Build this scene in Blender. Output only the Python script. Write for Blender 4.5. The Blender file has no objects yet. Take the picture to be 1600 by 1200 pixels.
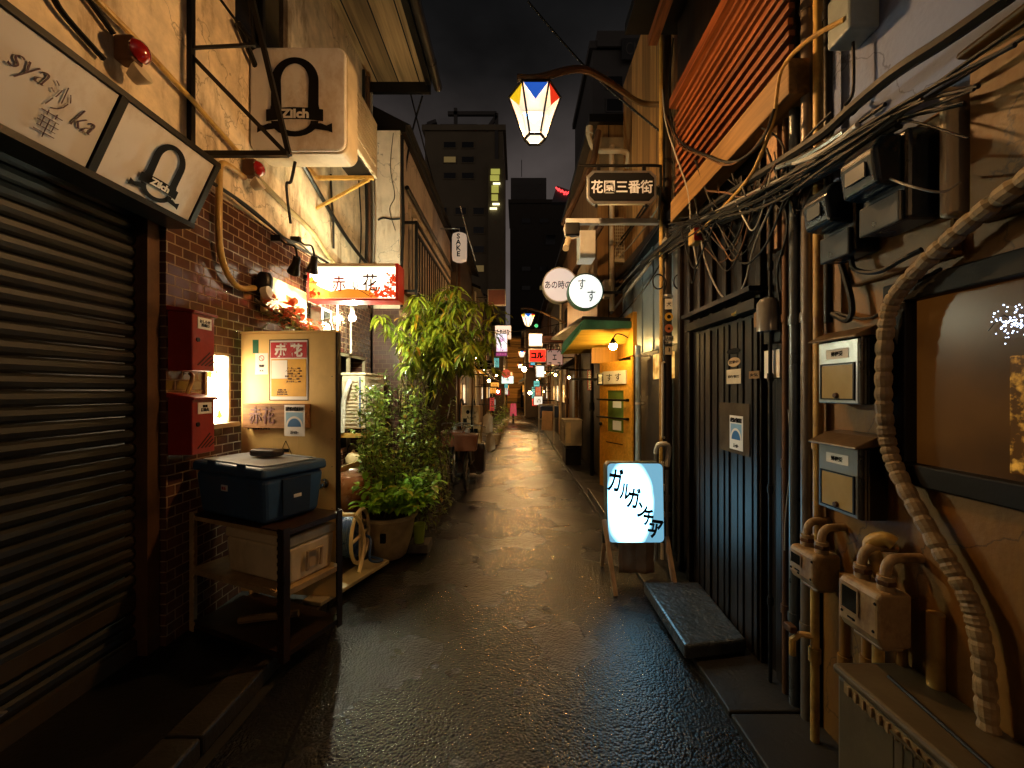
import bpy, bmesh, math, random
from mathutils import Vector, Matrix
R = math.radians
SC = bpy.context.scene
C = SC.collection
rnd = random.Random(7)

# ------------------------------------------------------------------ camera, sky, exposure
cam = bpy.data.objects.new('camera', bpy.data.cameras.new('camera')); C.objects.link(cam)
cam.location = (0, 0, 1.6); cam.rotation_euler = (R(90), 0, 0)
cam.data.sensor_width = 36; cam.data.lens = 14.4
cam.data.shift_x = -0.005; cam.data.shift_y = 0.00625
cam.data.clip_start = 0.05; cam.data.clip_end = 1000
SC.camera = cam

world = bpy.data.worlds.new("World"); SC.world = world; world.use_nodes = True
nt = world.node_tree; nt.nodes.clear()
def wn(t): return nt.nodes.new(t)
wo = wn('ShaderNodeOutputWorld'); bg = wn('ShaderNodeBackground')
tc = wn('ShaderNodeTexCoord'); sep = wn('ShaderNodeSeparateXYZ')
nt.links.new(tc.outputs['Generated'], sep.inputs[0])
ramp = wn('ShaderNodeValToRGB')            # night sky over a lit city: glow low down, dark overhead
e = ramp.color_ramp.elements
e[0].position = 0.0; e[0].color = (0.10, 0.080, 0.070, 1)
e[1].position = 0.72; e[1].color = (0.004, 0.0043, 0.0046, 1)
x = e.new(0.47); x.color = (0.058, 0.047, 0.043, 1)
x = e.new(0.61); x.color = (0.0115, 0.0105, 0.0103, 1)
nt.links.new(sep.outputs['Z'], ramp.inputs[0])
mapn = wn('ShaderNodeMapping'); mapn.inputs['Scale'].default_value = (2.2, 2.2, 4.0)
mapn.inputs['Rotation'].default_value = (0.3, 0.5, 0.2)
noi = wn('ShaderNodeTexNoise'); noi.inputs['Scale'].default_value = 1.25; noi.inputs['Detail'].default_value = 5
nt.links.new(tc.outputs['Generated'], mapn.inputs[0]); nt.links.new(mapn.outputs[0], noi.inputs['Vector'])
mr = wn('ShaderNodeMapRange'); mr.inputs[1].default_value = 0.3; mr.inputs[2].default_value = 0.72
mr.inputs[3].default_value = 0.45; mr.inputs[4].default_value = 1.75
nt.links.new(noi.outputs['Fac'], mr.inputs[0])
mx = wn('ShaderNodeVectorMath'); mx.operation = 'SCALE'
nt.links.new(ramp.outputs[0], mx.inputs[0]); nt.links.new(mr.outputs[0], mx.inputs['Scale'])
nt.links.new(mx.outputs[0], bg.inputs[0]); bg.inputs[1].default_value = 1.0
nt.links.new(bg.outputs[0], wo.inputs[0])

SC.view_settings.view_transform = 'Standard'; SC.view_settings.look = 'None'
SC.view_settings.exposure = 0.0; SC.view_settings.gamma = 1.0
SC.cycles.use_denoising = True
SC.cycles.max_bounces = 6; SC.cycles.diffuse_bounces = 3; SC.cycles.glossy_bounces = 3
SC.cycles.transmission_bounces = 4; SC.cycles.transparent_max_bounces = 6
SC.cycles.sample_clamp_indirect = 6.0; SC.cycles.caustics_reflective = False; SC.cycles.caustics_refractive = False

LANTERN = 190.0       # watts of the lamp inside a lantern

# ------------------------------------------------------------------ helpers
F, CX, CY, H = 640.0, 808.0, 610.0, 1.6
def P(px, py, y): return Vector(((px-CX)/F*y, y, H-(py-CY)/F*y))       # a point at depth y
def Wp(px, py, X):                                                      # a point on a side wall at X
    y = X*F/(px-CX); return Vector((X, y, H-(py-CY)/F*y))
MW = {}
def put(o, label=None, cat=None, group=None, kind=None):
    if label: o['label'] = label
    if cat: o['category'] = cat
    if group: o['group'] = group
    if kind: o['kind'] = kind
    return o
def thing(name, label, cat, loc=(0, 0, 0), rz=0.0, group=None, mw=None):
    o = bpy.data.objects.new(name, None); C.objects.link(o)
    o.empty_display_size = 0.1
    M = mw if mw is not None else Matrix.Translation(Vector(loc)) @ Matrix.Rotation(rz, 4, 'Z')
    o.matrix_world = M; MW[o] = M
    return put(o, label, cat, group)
def frame(origin, ang=0.0, tilt=0.0):
    """local x right, y up, z out of a panel; ang 0 faces the camera (-Y), 90 faces +X, -90 faces -X"""
    M = Matrix.Rotation(R(ang), 4, 'Z') @ Matrix.Rotation(R(90), 4, 'X') @ Matrix.Rotation(R(tilt), 4, 'X')
    return Matrix.Translation(Vector(origin)) @ M
class MB:
    def __init__(s): s.v = []; s.f = []; s.m = []
    def add(s, vs, fs, m=0):
        b = len(s.v); s.v += [Vector(p) for p in vs]
        s.f += [tuple(i+b for i in f) for f in fs]; s.m += [m]*len(fs); return s
    def box(s, a, b, m=0):
        x0, y0, z0 = [min(p, q) for p, q in zip(a, b)]; x1, y1, z1 = [max(p, q) for p, q in zip(a, b)]
        return s.add([(x0,y0,z0),(x1,y0,z0),(x1,y1,z0),(x0,y1,z0),(x0,y0,z1),(x1,y0,z1),(x1,y1,z1),(x0,y1,z1)],
                     [(0,3,2,1),(4,5,6,7),(0,1,5,4),(1,2,6,5),(2,3,7,6),(3,0,4,7)], m)
    def obox(s, c, size, M, m=0):
        b = MB().box([-q/2 for q in size], [q/2 for q in size]); M = M.to_3x3(); c = Vector(c)
        return s.add([M @ p + c for p in b.v], b.f, m)
    def bar(s, p, q, w, h=None, m=0):
        p, q = Vector(p), Vector(q); d = q-p; L = d.length; d.normalize(); h = h or w
        up = Vector((0,0,1)) if abs(d.z) < .95 else Vector((0,1,0))
        sx = d.cross(up).normalized(); up = sx.cross(d)
        vs = [c + sx*a*w/2 + up*b*h/2 for c in (p, q) for a, b in ((-1,-1),(1,-1),(1,1),(-1,1))]
        return s.add(vs, [(0,1,2,3),(7,6,5,4),(0,4,5,1),(1,5,6,2),(2,6,7,3),(3,7,4,0)], m)
    def tube(s, pts, r, n=8, m=0, cap=True):
        pts = [Vector(p) for p in pts]; k = len(pts)
        rs = list(r) if isinstance(r, (list, tuple)) else [r]*k
        vs, fs, prev = [], [], None
        for i, p in enumerate(pts):
            d = (pts[min(i+1,k-1)] - pts[max(i-1,0)])
            d = d.normalized() if d.length > 1e-9 else Vector((0,0,1))
            if prev is None:
                a = Vector((0,0,1)) if abs(d.z) < .9 else Vector((1,0,0)); u = d.cross(a).normalized()
            else: u = (prev - d*prev.dot(d)).normalized()
            prev = u; w = d.cross(u)
            vs += [p + (u*math.cos(2*math.pi*j/n) + w*math.sin(2*math.pi*j/n))*rs[i] for j in range(n)]
        for i in range(k-1):
            for j in range(n):
                a, b = i*n+j, i*n+(j+1) % n; fs.append((a, b, b+n, a+n))
        if cap: fs.append(tuple(range(n-1,-1,-1))); fs.append(tuple(range((k-1)*n, k*n)))
        return s.add(vs, fs, m)
    def lathe(s, prof, c=(0,0,0), n=20, m=0, M=None):
        M = M.to_3x3() if M is not None else Matrix.Identity(3); c = Vector(c); vs, fs = [], []
        for r, z in prof:
            vs += [M @ Vector((r*math.cos(2*math.pi*j/n), r*math.sin(2*math.pi*j/n), z)) + c for j in range(n)]
        for i in range(len(prof)-1):
            for j in range(n):
                a, b = i*n+j, i*n+(j+1) % n; fs.append((a, b, b+n, a+n))
        fs.append(tuple(range(n-1,-1,-1))); fs.append(tuple(range((len(prof)-1)*n, len(prof)*n)))
        return s.add(vs, fs, m)
    def prism(s, poly, vec, m=0):
        poly = [Vector(p) for p in poly]; vec = Vector(vec); k = len(poly)
        fs = [tuple(range(k)), tuple(range(2*k-1, k-1, -1))] + [(i, i+k, (i+1) % k + k, (i+1) % k) for i in range(k)]
        return s.add(poly + [p+vec for p in poly], fs, m)
    def poly(s, pts, m=0): return s.add(pts, [tuple(range(len(pts)))], m)
    def sphere(s, c, r, n=12, m=0, sz=1.0):
        k = n//2; return s.lathe([(max(r*math.sin(math.pi*i/k), 1e-4), -r*sz*math.cos(math.pi*i/k)) for i in range(k+1)], c, n, m)
    def rrect(s, w, h, d, rad, z0=0.0, m=0, n=5, c=(0,0)):
        """rounded plate in the local xy plane, z0..z0+d"""
        pts = []
        for cx, cy, a0 in ((w/2-rad, h/2-rad, 0), (-w/2+rad, h/2-rad, 90), (-w/2+rad, -h/2+rad, 180), (w/2-rad, -h/2+rad, 270)):
            pts += [(c[0]+cx+rad*math.cos(R(a0+90*i/n)), c[1]+cy+rad*math.sin(R(a0+90*i/n)), z0) for i in range(n+1)]
        return s.prism(pts, (0,0,d), m)
    def obj(s, name, mats, parent=None, smooth=False, bevel=0.0, mw=None, local=False, seg=2):
        me = bpy.data.meshes.new(name)
        vs = s.v
        if parent is not None and not local:
            inv = MW[parent].inverted(); vs = [inv @ p for p in vs]
        me.from_pydata([tuple(p) for p in vs], [], s.f)
        mats = mats if isinstance(mats, (list, tuple)) else [mats]
        for q in mats: me.materials.append(q)
        if len(mats) > 1: me.polygons.foreach_set('material_index', s.m)
        bm = bmesh.new(); bm.from_mesh(me); bmesh.ops.recalc_face_normals(bm, faces=bm.faces); bm.to_mesh(me); bm.free()
        if smooth:
            me.polygons.foreach_set('use_smooth', [True]*len(me.polygons))
            me.set_sharp_from_angle(angle=R(40))
        me.update()
        o = bpy.data.objects.new(name, me); C.objects.link(o)
        if parent is not None: o.parent = parent; MW[o] = MW[parent]
        elif mw is not None: o.matrix_world = mw; MW[o] = mw
        else: MW[o] = Matrix.Identity(4)
        if bevel:
            b = o.modifiers.new('bevel', 'BEVEL'); b.width = bevel; b.segments = seg; b.limit_method = 'ANGLE'; b.angle_limit = R(35)
        return o
def text(body, size, M, mat, parent, name='lettering', bold=0.0, depth=0.002, line=1.0, sx=1.0, shear=0.0, w=None):
    cu = bpy.data.curves.new('t', 'FONT'); cu.body = body; cu.size = size; cu.align_x = 'CENTER'
    cu.extrude = depth/2; cu.offset = bold; cu.space_line = line; cu.shear = shear; cu.resolution_u = 3
    o = bpy.data.objects.new('t', cu); C.objects.link(o)
    me = bpy.data.meshes.new_from_object(o.evaluated_get(bpy.context.evaluated_depsgraph_get()))
    bpy.data.objects.remove(o); bpy.data.curves.remove(cu)
    xs = [v.co.x for v in me.vertices]; ys = [v.co.y for v in me.vertices]
    cx, cy = (min(xs)+max(xs))/2, (min(ys)+max(ys))/2
    if w: sx = w/(max(xs)-min(xs))
    A = MW[parent].inverted() @ M
    for v in me.vertices: v.co = A @ Vector(((v.co.x-cx)*sx, v.co.y-cy, v.co.z))
    me.materials.clear(); me.materials.append(mat); me.name = name
    q = bpy.data.objects.new(name, me); C.objects.link(q); q.parent = parent; MW[q] = MW[parent]
    return q
def smoothpath(pts, n=6):
    pts = [Vector(p) for p in pts]; out = []
    for i in range(len(pts)-1):
        p0, p1, p2, p3 = pts[max(i-1,0)], pts[i], pts[i+1], pts[min(i+2,len(pts)-1)]
        for k in range(n):
            t = k/n
            out.append(0.5*((2*p1)+(p2-p0)*t+(2*p0-5*p1+4*p2-p3)*t*t+(3*p1-p0-3*p2+p3)*t**3))
    out.append(pts[-1]); return out

# ------------------------------------------------------------------ materials
MATS = {}
def nodes_of(name):
    m = bpy.data.materials.new(name); m.use_nodes = True; n = m.node_tree.nodes
    return m, m.node_tree, n['Principled BSDF']
def mat(name, col, rough=0.6, metal=0.0, var=0.3, scale=5.0, bump=0.15, bscale=45.0, dirt=None, dscale=2.2, damt=0.5, coat=0.0, spec=0.5, streak=.55, crack=0.0):
    """painted / weathered surface: tone variation, stains, fine bump"""
    if name in MATS: return MATS[name]
    m, t, b = nodes_of(name); N = t.nodes.new; L = t.links.new
    tcn = N('ShaderNodeTexCoord')
    n1 = N('ShaderNodeTexNoise'); n1.inputs['Scale'].default_value = scale; n1.inputs['Detail'].default_value = 6; n1.inputs['Roughness'].default_value = 0.62
    L(tcn.outputs['Object'], n1.inputs['Vector'])
    cr = N('ShaderNodeValToRGB'); cr.color_ramp.elements[0].position = 0.3; cr.color_ramp.elements[1].position = 0.7
    cr.color_ramp.elements[0].color = tuple(c*(1-var) for c in col)+(1,)
    cr.color_ramp.elements[1].color = tuple(min(c*(1+var*.5), .95) for c in col)+(1,)
    L(n1.outputs['Fac'], cr.inputs[0]); last = cr.outputs[0]
    if dirt:
        n2 = N('ShaderNodeTexNoise'); n2.inputs['Scale'].default_value = dscale; n2.inputs['Detail'].default_value = 8; n2.inputs['Roughness'].default_value = 0.7
        mp = N('ShaderNodeMapping'); mp.inputs['Scale'].default_value = (1, 1, streak); mp.inputs['Location'].default_value = (3.1, 1.7, .4)
        L(tcn.outputs['Object'], mp.inputs[0]); L(mp.outputs[0], n2.inputs['Vector'])
        r2 = N('ShaderNodeValToRGB'); r2.color_ramp.elements[0].position = 0.5; r2.color_ramp.elements[1].position = 0.68
        r2.color_ramp.elements[0].color = (0,0,0,1); r2.color_ramp.elements[1].color = (damt,damt,damt,1)
        L(n2.outputs['Fac'], r2.inputs[0])
        mxn = N('ShaderNodeMix'); mxn.data_type = 'RGBA'; L(r2.outputs[0], mxn.inputs[0]); L(last, mxn.inputs[6])
        mxn.inputs[7].default_value = tuple(dirt)+(1,); last = mxn.outputs[2]
    if crack:
        n5 = N('ShaderNodeTexNoise'); n5.inputs['Scale'].default_value = 4; n5.inputs['Detail'].default_value = 6; L(tcn.outputs['Object'], n5.inputs['Vector'])
        m5 = N('ShaderNodeVectorMath'); m5.operation = 'MULTIPLY_ADD'; m5.inputs[1].default_value = (.6,.6,.6); L(n5.outputs['Color'], m5.inputs[0]); L(tcn.outputs['Object'], m5.inputs[2])
        v5 = N('ShaderNodeTexVoronoi'); v5.feature = 'DISTANCE_TO_EDGE'; v5.inputs['Scale'].default_value = .62; L(m5.outputs[0], v5.inputs['Vector'])
        r5 = N('ShaderNodeMapRange'); r5.inputs[1].default_value = 0; r5.inputs[2].default_value = .005; r5.inputs[3].default_value = 1-crack; r5.inputs[4].default_value = 1; L(v5.outputs['Distance'], r5.inputs[0])
        s5 = N('ShaderNodeVectorMath'); s5.operation = 'SCALE'; L(last, s5.inputs[0]); L(r5.outputs[0], s5.inputs['Scale']); last = s5.outputs[0]
    L(last, b.inputs['Base Color'])
    rr = N('ShaderNodeMapRange'); rr.inputs[3].default_value = max(rough-.14, .03); rr.inputs[4].default_value = min(rough+.14, 1)
    L(n1.outputs['Fac'], rr.inputs[0]); L(rr.outputs[0], b.inputs['Roughness'])
    b.inputs['Metallic'].default_value = metal; b.inputs['Specular IOR Level'].default_value = spec
    b.inputs['Coat Weight'].default_value = coat
    if bump:
        n3 = N('ShaderNodeTexNoise'); n3.inputs['Scale'].default_value = bscale; n3.inputs['Detail'].default_value = 5
        L(tcn.outputs['Object'], n3.inputs['Vector'])
        bp = N('ShaderNodeBump'); bp.inputs['Strength'].default_value = min(bump, 1); bp.inputs['Distance'].default_value = 0.006
        L(n3.outputs['Fac'], bp.inputs['Height']); L(bp.outputs[0], b.inputs['Normal'])
    MATS[name] = m; return m
def emi(name, col, st, base=None):
    if name in MATS: return MATS[name]
    m, t, b = nodes_of(name)
    b.inputs['Base Color'].default_value = tuple(base or [min(c, .8) for c in col])+(1,); b.inputs['Roughness'].default_value = 0.4
    b.inputs['Emission Color'].default_value = tuple(col)+(1,); b.inputs['Emission Strength'].default_value = st
    MATS[name] = m; return m
def wood(name, col, rough=0.6, along='Y', scale=1.0, planks=0.0, var=.45, across='Z', bump=.3):
    """grain stretched along an axis; optional plank joints every `planks` metres across"""
    if name in MATS: return MATS[name]
    m, t, b = nodes_of(name); N = t.nodes.new; L = t.links.new
    tcn = N('ShaderNodeTexCoord'); mp = N('ShaderNodeMapping')
    sc = [28*scale]*3; sc['XYZ'.index(along)] = 1.6*scale; mp.inputs['Scale'].default_value = sc
    L(tcn.outputs['Object'], mp.inputs[0])
    n1 = N('ShaderNodeTexNoise'); n1.inputs['Scale'].default_value = 1.0; n1.inputs['Detail'].default_value = 6; n1.inputs['Distortion'].default_value = .6
    L(mp.outputs[0], n1.inputs['Vector'])
    cr = N('ShaderNodeValToRGB'); cr.color_ramp.elements[0].position = .3; cr.color_ramp.elements[1].position = .72
    cr.color_ramp.elements[0].color = tuple(c*(1-var) for c in col)+(1,); cr.color_ramp.elements[1].color = tuple(min(c*(1+var*.6),.9) for c in col)+(1,)
    L(n1.outputs['Fac'], cr.inputs[0]); last = cr.outputs[0]; hgt = n1.outputs['Fac']
    if planks:
        sp = N('ShaderNodeSeparateXYZ'); L(tcn.outputs['Object'], sp.inputs[0])
        dv = N('ShaderNodeMath'); dv.operation = 'DIVIDE'; dv.inputs[1].default_value = planks; L(sp.outputs[across], dv.inputs[0])
        fl = N('ShaderNodeMath'); fl.operation = 'FLOOR'; L(dv.outputs[0], fl.inputs[0])
        wnn = N('ShaderNodeTexWhiteNoise'); wnn.noise_dimensions = '1D'; L(fl.outputs[0], wnn.inputs['W'])
        fr = N('ShaderNodeMath'); fr.operation = 'FRACT'; L(dv.outputs[0], fr.inputs[0])
        gt = N('ShaderNodeMath'); gt.operation = 'GREATER_THAN'; gt.inputs[1].default_value = .06; L(fr.outputs[0], gt.inputs[0])
        mrr = N('ShaderNodeMapRange'); mrr.inputs[3].default_value = .55; mrr.inputs[4].default_value = 1.2; L(wnn.outputs[0], mrr.inputs[0])
        mu = N('ShaderNodeMath'); mu.operation = 'MULTIPLY'; L(mrr.outputs[0], mu.inputs[0]); L(gt.outputs[0], mu.inputs[1])
        vm = N('ShaderNodeVectorMath'); vm.operation = 'SCALE'; L(last, vm.inputs[0]); L(mu.outputs[0], vm.inputs['Scale']); last = vm.outputs[0]
        ad = N('ShaderNodeMath'); ad.operation = 'MULTIPLY_ADD'; L(gt.outputs[0], ad.inputs[0]); ad.inputs[1].default_value = 2.0; L(hgt, ad.inputs[2]); hgt = ad.outputs[0]
    L(last, b.inputs['Base Color']); b.inputs['Roughness'].default_value = rough; b.inputs['Specular IOR Level'].default_value = .25
    bp = N('ShaderNodeBump'); bp.inputs['Strength'].default_value = bump; bp.inputs['Distance'].default_value = .004
    L(hgt, bp.inputs['Height']); L(bp.outputs[0], b.inputs['Normal'])
    MATS[name] = m; return m
def brick(name, c1, c2, mortar, rough=.18, swap=True, bw=.115, rh=.064):
    m, t, b = nodes_of(name); N = t.nodes.new; L = t.links.new
    tcn = N('ShaderNodeTexCoord'); sp = N('ShaderNodeSeparateXYZ'); cb = N('ShaderNodeCombineXYZ')
    L(tcn.outputs['Object'], sp.inputs[0]); L(sp.outputs['Y' if swap else 'X'], cb.inputs[0]); L(sp.outputs['Z'], cb.inputs[1])
    bt = N('ShaderNodeTexBrick'); bt.inputs['Scale'].default_value = 1; bt.inputs['Brick Width'].default_value = bw; bt.inputs['Row Height'].default_value = rh
    bt.inputs['Mortar Size'].default_value = .0042; bt.inputs['Mortar Smooth'].default_value = .35; bt.inputs['Bias'].default_value = -.1
    bt.inputs['Color1'].default_value = tuple(c1)+(1,); bt.inputs['Color2'].default_value = tuple(c2)+(1,); bt.inputs['Mortar'].default_value = tuple(mortar)+(1,)
    L(cb.outputs[0], bt.inputs['Vector'])
    nz = N('ShaderNodeTexNoise'); nz.inputs['Scale'].default_value = 16; nz.inputs['Detail'].default_value = 5; L(tcn.outputs['Object'], nz.inputs['Vector'])
    mrr = N('ShaderNodeMapRange'); mrr.inputs[3].default_value = .62; mrr.inputs[4].default_value = 1.25; L(nz.outputs['Fac'], mrr.inputs[0])
    vm = N('ShaderNodeVectorMath'); vm.operation = 'SCALE'; L(bt.outputs['Color'], vm.inputs[0]); L(mrr.outputs[0], vm.inputs['Scale'])
    L(vm.outputs[0], b.inputs['Base Color'])
    r2 = N('ShaderNodeMapRange'); r2.inputs[3].default_value = rough; r2.inputs[4].default_value = .75; L(bt.outputs['Fac'], r2.inputs[0]); L(r2.outputs[0], b.inputs['Roughness'])
    # each tile sits a little differently
    bt2 = N('ShaderNodeTexBrick'); 
    for k in ('Scale','Brick Width','Row Height'): bt2.inputs[k].default_value = bt.inputs[k].default_value
    bt2.inputs['Mortar Size'].default_value = 0; bt2.inputs['Color1'].default_value = (0,0,0,1); bt2.inputs['Color2'].default_value = (1,1,1,1)
    L(cb.outputs[0], bt2.inputs['Vector'])
    n2 = N('ShaderNodeTexNoise'); n2.inputs['Scale'].default_value = 7; n2.inputs['Detail'].default_value = 2; L(tcn.outputs['Object'], n2.inputs['Vector'])
    ms = N('ShaderNodeMath'); ms.operation = 'MULTIPLY_ADD'; L(bt.outputs['Fac'], ms.inputs[0]); ms.inputs[1].default_value = -1.0; L(n2.outputs['Fac'], ms.inputs[2])
    bp = N('ShaderNodeBump'); bp.inputs['Strength'].default_value = .55; bp.inputs['Distance'].default_value = .006; L(ms.outputs[0], bp.inputs['Height']); L(bp.outputs[0], b.inputs['Normal'])
    MATS[name] = m; return m
def asphalt(name, col, wet=.3, grain=95.0, strength=1.0):
    m, t, b = nodes_of(name); N = t.nodes.new; L = t.links.new
    tcn = N('ShaderNodeTexCoord')
    vo = N('ShaderNodeTexVoronoi'); vo.inputs['Scale'].default_value = grain; vo.inputs['Randomness'].default_value = 1; L(tcn.outputs['Object'], vo.inputs['Vector'])
    n1 = N('ShaderNodeTexNoise'); n1.inputs['Scale'].default_value = grain*.42; n1.inputs['Detail'].default_value = 5; n1.inputs['Roughness'].default_value = .65; L(tcn.outputs['Object'], n1.inputs['Vector'])
    n2 = N('ShaderNodeTexNoise'); n2.inputs['Scale'].default_value = 1.1; n2.inputs['Detail'].default_value = 5; L(tcn.outputs['Object'], n2.inputs['Vector'])
    cr = N('ShaderNodeValToRGB'); cr.color_ramp.elements[0].position = .3; cr.color_ramp.elements[1].position = .7
    cr.color_ramp.elements[0].color = tuple(c*.55 for c in col)+(1,); cr.color_ramp.elements[1].color = tuple(c*1.4 for c in col)+(1,)
    L(n1.outputs['Fac'], cr.inputs[0]); L(cr.outputs[0], b.inputs['Base Color'])
    rr = N('ShaderNodeMapRange'); rr.inputs[1].default_value = .35; rr.inputs[2].default_value = .65; rr.inputs[3].default_value = wet; rr.inputs[4].default_value = wet+.20; L(n2.outputs['Fac'], rr.inputs[0]); L(rr.outputs[0], b.inputs['Roughness'])
    ad = N('ShaderNodeMath'); ad.operation = 'MULTIPLY_ADD'; L(vo.outputs['Distance'], ad.inputs[0]); ad.inputs[1].default_value = -.55; L(n1.outputs['Fac'], ad.inputs[2])
    st = N('ShaderNodeMapRange'); st.inputs[1].default_value = .3; st.inputs[2].default_value = .7; st.inputs[3].default_value = strength*.6; st.inputs[4].default_value = strength; L(n2.outputs['Fac'], st.inputs[0])
    bp = N('ShaderNodeBump'); bp.inputs['Distance'].default_value = .016; L(st.outputs[0], bp.inputs['Strength']); L(ad.outputs[0], bp.inputs['Height'])
    n4 = N('ShaderNodeTexNoise'); n4.inputs['Scale'].default_value = 8; n4.inputs['Detail'].default_value = 3; L(tcn.outputs['Object'], n4.inputs['Vector'])
    bp2 = N('ShaderNodeBump'); bp2.inputs['Strength'].default_value = .5; bp2.inputs['Distance'].default_value = .012; L(n4.outputs['Fac'], bp2.inputs['Height']); L(bp.outputs[0], bp2.inputs['Normal'])
    L(bp2.outputs[0], b.inputs['Normal']); b.inputs['Specular IOR Level'].default_value = .25
    b.inputs['Coat Weight'].default_value = .48; b.inputs['Coat Roughness'].default_value = .11; b.inputs['Coat IOR'].default_value = 1.5; bp3 = N('ShaderNodeBump'); bp3.inputs['Strength'].default_value = .7; bp3.inputs['Distance'].default_value = .0062; L(ad.outputs[0], bp3.inputs['Height']); L(bp3.outputs[0], b.inputs['Coat Normal'])
    MATS[name] = m; return m
def glowpane(name, c_hi, c_lo, st, scale=6.0, thr=.5):
    """a lit pane whose light is patchy (things standing behind it)"""
    m, t, b = nodes_of(name); N = t.nodes.new; L = t.links.new
    tcn = N('ShaderNodeTexCoord'); n1 = N('ShaderNodeTexNoise'); n1.inputs['Scale'].default_value = scale; n1.inputs['Detail'].default_value = 4
    L(tcn.outputs['Object'], n1.inputs['Vector'])
    cr = N('ShaderNodeValToRGB'); cr.color_ramp.elements[0].position = thr-.12; cr.color_ramp.elements[1].position = thr+.12
    cr.color_ramp.elements[0].color = tuple(c_lo)+(1,); cr.color_ramp.elements[1].color = tuple(c_hi)+(1,)
    L(n1.outputs['Fac'], cr.inputs[0]); L(cr.outputs[0], b.inputs['Emission Color']); b.inputs['Specular IOR Level'].default_value = .07; b.inputs['Emission Strength'].default_value = st
    b.inputs['Base Color'].default_value = (.04,.03,.02,1); b.inputs['Roughness'].default_value = .25
    MATS[name] = m; return m
def leafmat(name, c1, c2, rough=.35):
    m, t, b = nodes_of(name); N = t.nodes.new; L = t.links.new
    g = N('ShaderNodeNewGeometry'); cr = N('ShaderNodeValToRGB')
    cr.color_ramp.elements[0].color = tuple(c1)+(1,); cr.color_ramp.elements[1].position = .9; cr.color_ramp.elements[1].color = tuple(c2)+(1,)
    eb = cr.color_ramp.elements.new(.97); eb.color = (c2[0]*1.1, c2[1]*.55, c2[2]*.5, 1)
    L(g.outputs['Random Per Island'], cr.inputs[0]); L(cr.outputs[0], b.inputs['Base Color'])
    b.inputs['Roughness'].default_value = rough
    tr = N('ShaderNodeBsdfTranslucent'); L(cr.outputs[0], tr.inputs[0]); mxs = N('ShaderNodeMixShader'); mxs.inputs[0].default_value = .3
    L(b.outputs[0], mxs.inputs[1]); L(tr.outputs[0], mxs.inputs[2]); L(mxs.outputs[0], t.nodes['Material Output'].inputs[0])
    MATS[name] = m; return m

M_black = mat('black iron', (.012,.011,.010), .38, .6, bump=.1)
M_dark = mat('dark wall', (.018,.015,.012), .6, dirt=(.05,.035,.02))
M_steel = mat('galvanised steel', (.42,.42,.41), .32, .9, var=.2, dirt=(.18,.12,.07), damt=.4)
M_plast = mat('cream plaster', (.76,.62,.43), .8, var=.36, scale=5.5, bump=.9, bscale=22, dirt=(.15,.08,.028), dscale=3.4, damt=.92, streak=.28, crack=.55)
M_plast2 = mat('pale plaster', (.76,.64,.50), .8, var=.2, scale=4, bump=.4, bscale=30, dirt=(.25,.15,.07), dscale=3.0, damt=.75, streak=.25, crack=.6)
M_plastR = mat('grey plaster', (.165,.22,.40), .75, var=.14, scale=2.5, bump=.5, bscale=34, dirt=(.12,.10,.09), dscale=3.2, damt=.6, streak=.22, crack=.6)
M_ochre = mat('ochre paint and orange light', (.20,.095,.012), .55, var=.22, scale=2.8, bump=.4, bscale=30, dirt=(.09,.04,.012), dscale=3.6, damt=.75, streak=.25, crack=.6)
M_cream = mat('cream metal', (.58,.50,.36), .42, 0, var=.15, dirt=(.2,.13,.06), damt=.5)
M_white = mat('white enamel', (.72,.70,.64), .38, 0, var=.12, dirt=(.3,.22,.12), damt=.4)
M_paper = mat('white paper', (.74,.72,.66), .7, 0, var=.06, bump=.05)
M_yellow = mat('yellow pipe paint', (.50,.31,.075), .42, 0, var=.3, scale=8, dirt=(.14,.06,.02), dscale=8, damt=.85)
M_rust = mat('rusty iron', (.11,.055,.028), .62, .5, var=.5, dirt=(.2,.09,.03))
M_red = mat('red box paint', (.30,.018,.012), .4, 0, var=.25, dirt=(.08,.01,.008))
M_redlamp = mat('red lamp glass', (.28,.01,.008), .12, 0, var=.1, bump=0, coat=1)
M_ink = mat('black ink', (.006,.006,.007), .8, 0, bump=0, spec=.12)
M_brownink = mat('brown ink', (.06,.012,.02), .5, 0, bump=0)
M_redink = mat('red ink', (.42,.012,.015), .5, 0, bump=0)
M_pale = mat('pale ink', (.75,.72,.66), .5, 0, bump=0)
M_navy = mat('navy plastic', (.035,.085,.17), .42, 0, var=.2, dirt=(.05,.06,.07))
M_lid = mat('pale blue lid plastic', (.30,.36,.43), .42, 0, var=.25, dirt=(.12,.12,.12))
M_wcool = mat('yellowed white plastic', (.76,.60,.34), .45, 0, var=.15, dirt=(.28,.17,.06))
M_ply = wood('plywood', (.50,.33,.15), .6, 'X')
M_doorL = mat('ivory door paint', (.80,.55,.20), .42, 0, var=.12, scale=1.4, bump=.2, bscale=30, dirt=(.35,.2,.07), dscale=1.3, damt=.4)
M_doorR = wood('yellow varnished wood', (.62,.30,.035), .4, 'Z', .8, var=.25)
M_slat = wood('red brown slat wood', (.18,.052,.015), .5, 'Y', 1.0, var=.65)
M_beam = wood('ochre beam wood', (.23,.13,.045), .6, 'Y')
M_darkwood = wood('dark brown boards', (.012,.007,.004), .5, 'Z', 1.0, planks=.13, across='Y', var=.5)
M_planks = wood('ochre planks', (.36,.19,.065), .55, 'Z', .8, planks=.22, across='X', var=.4)
M_planksY = wood('ochre side planks', (.40,.21,.07), .55, 'Z', .8, planks=.24, across='Y', var=.4)
M_blue = mat('blue grey sheet', (.20,.26,.31), .45, .2, var=.2, dirt=(.08,.07,.06))
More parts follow.
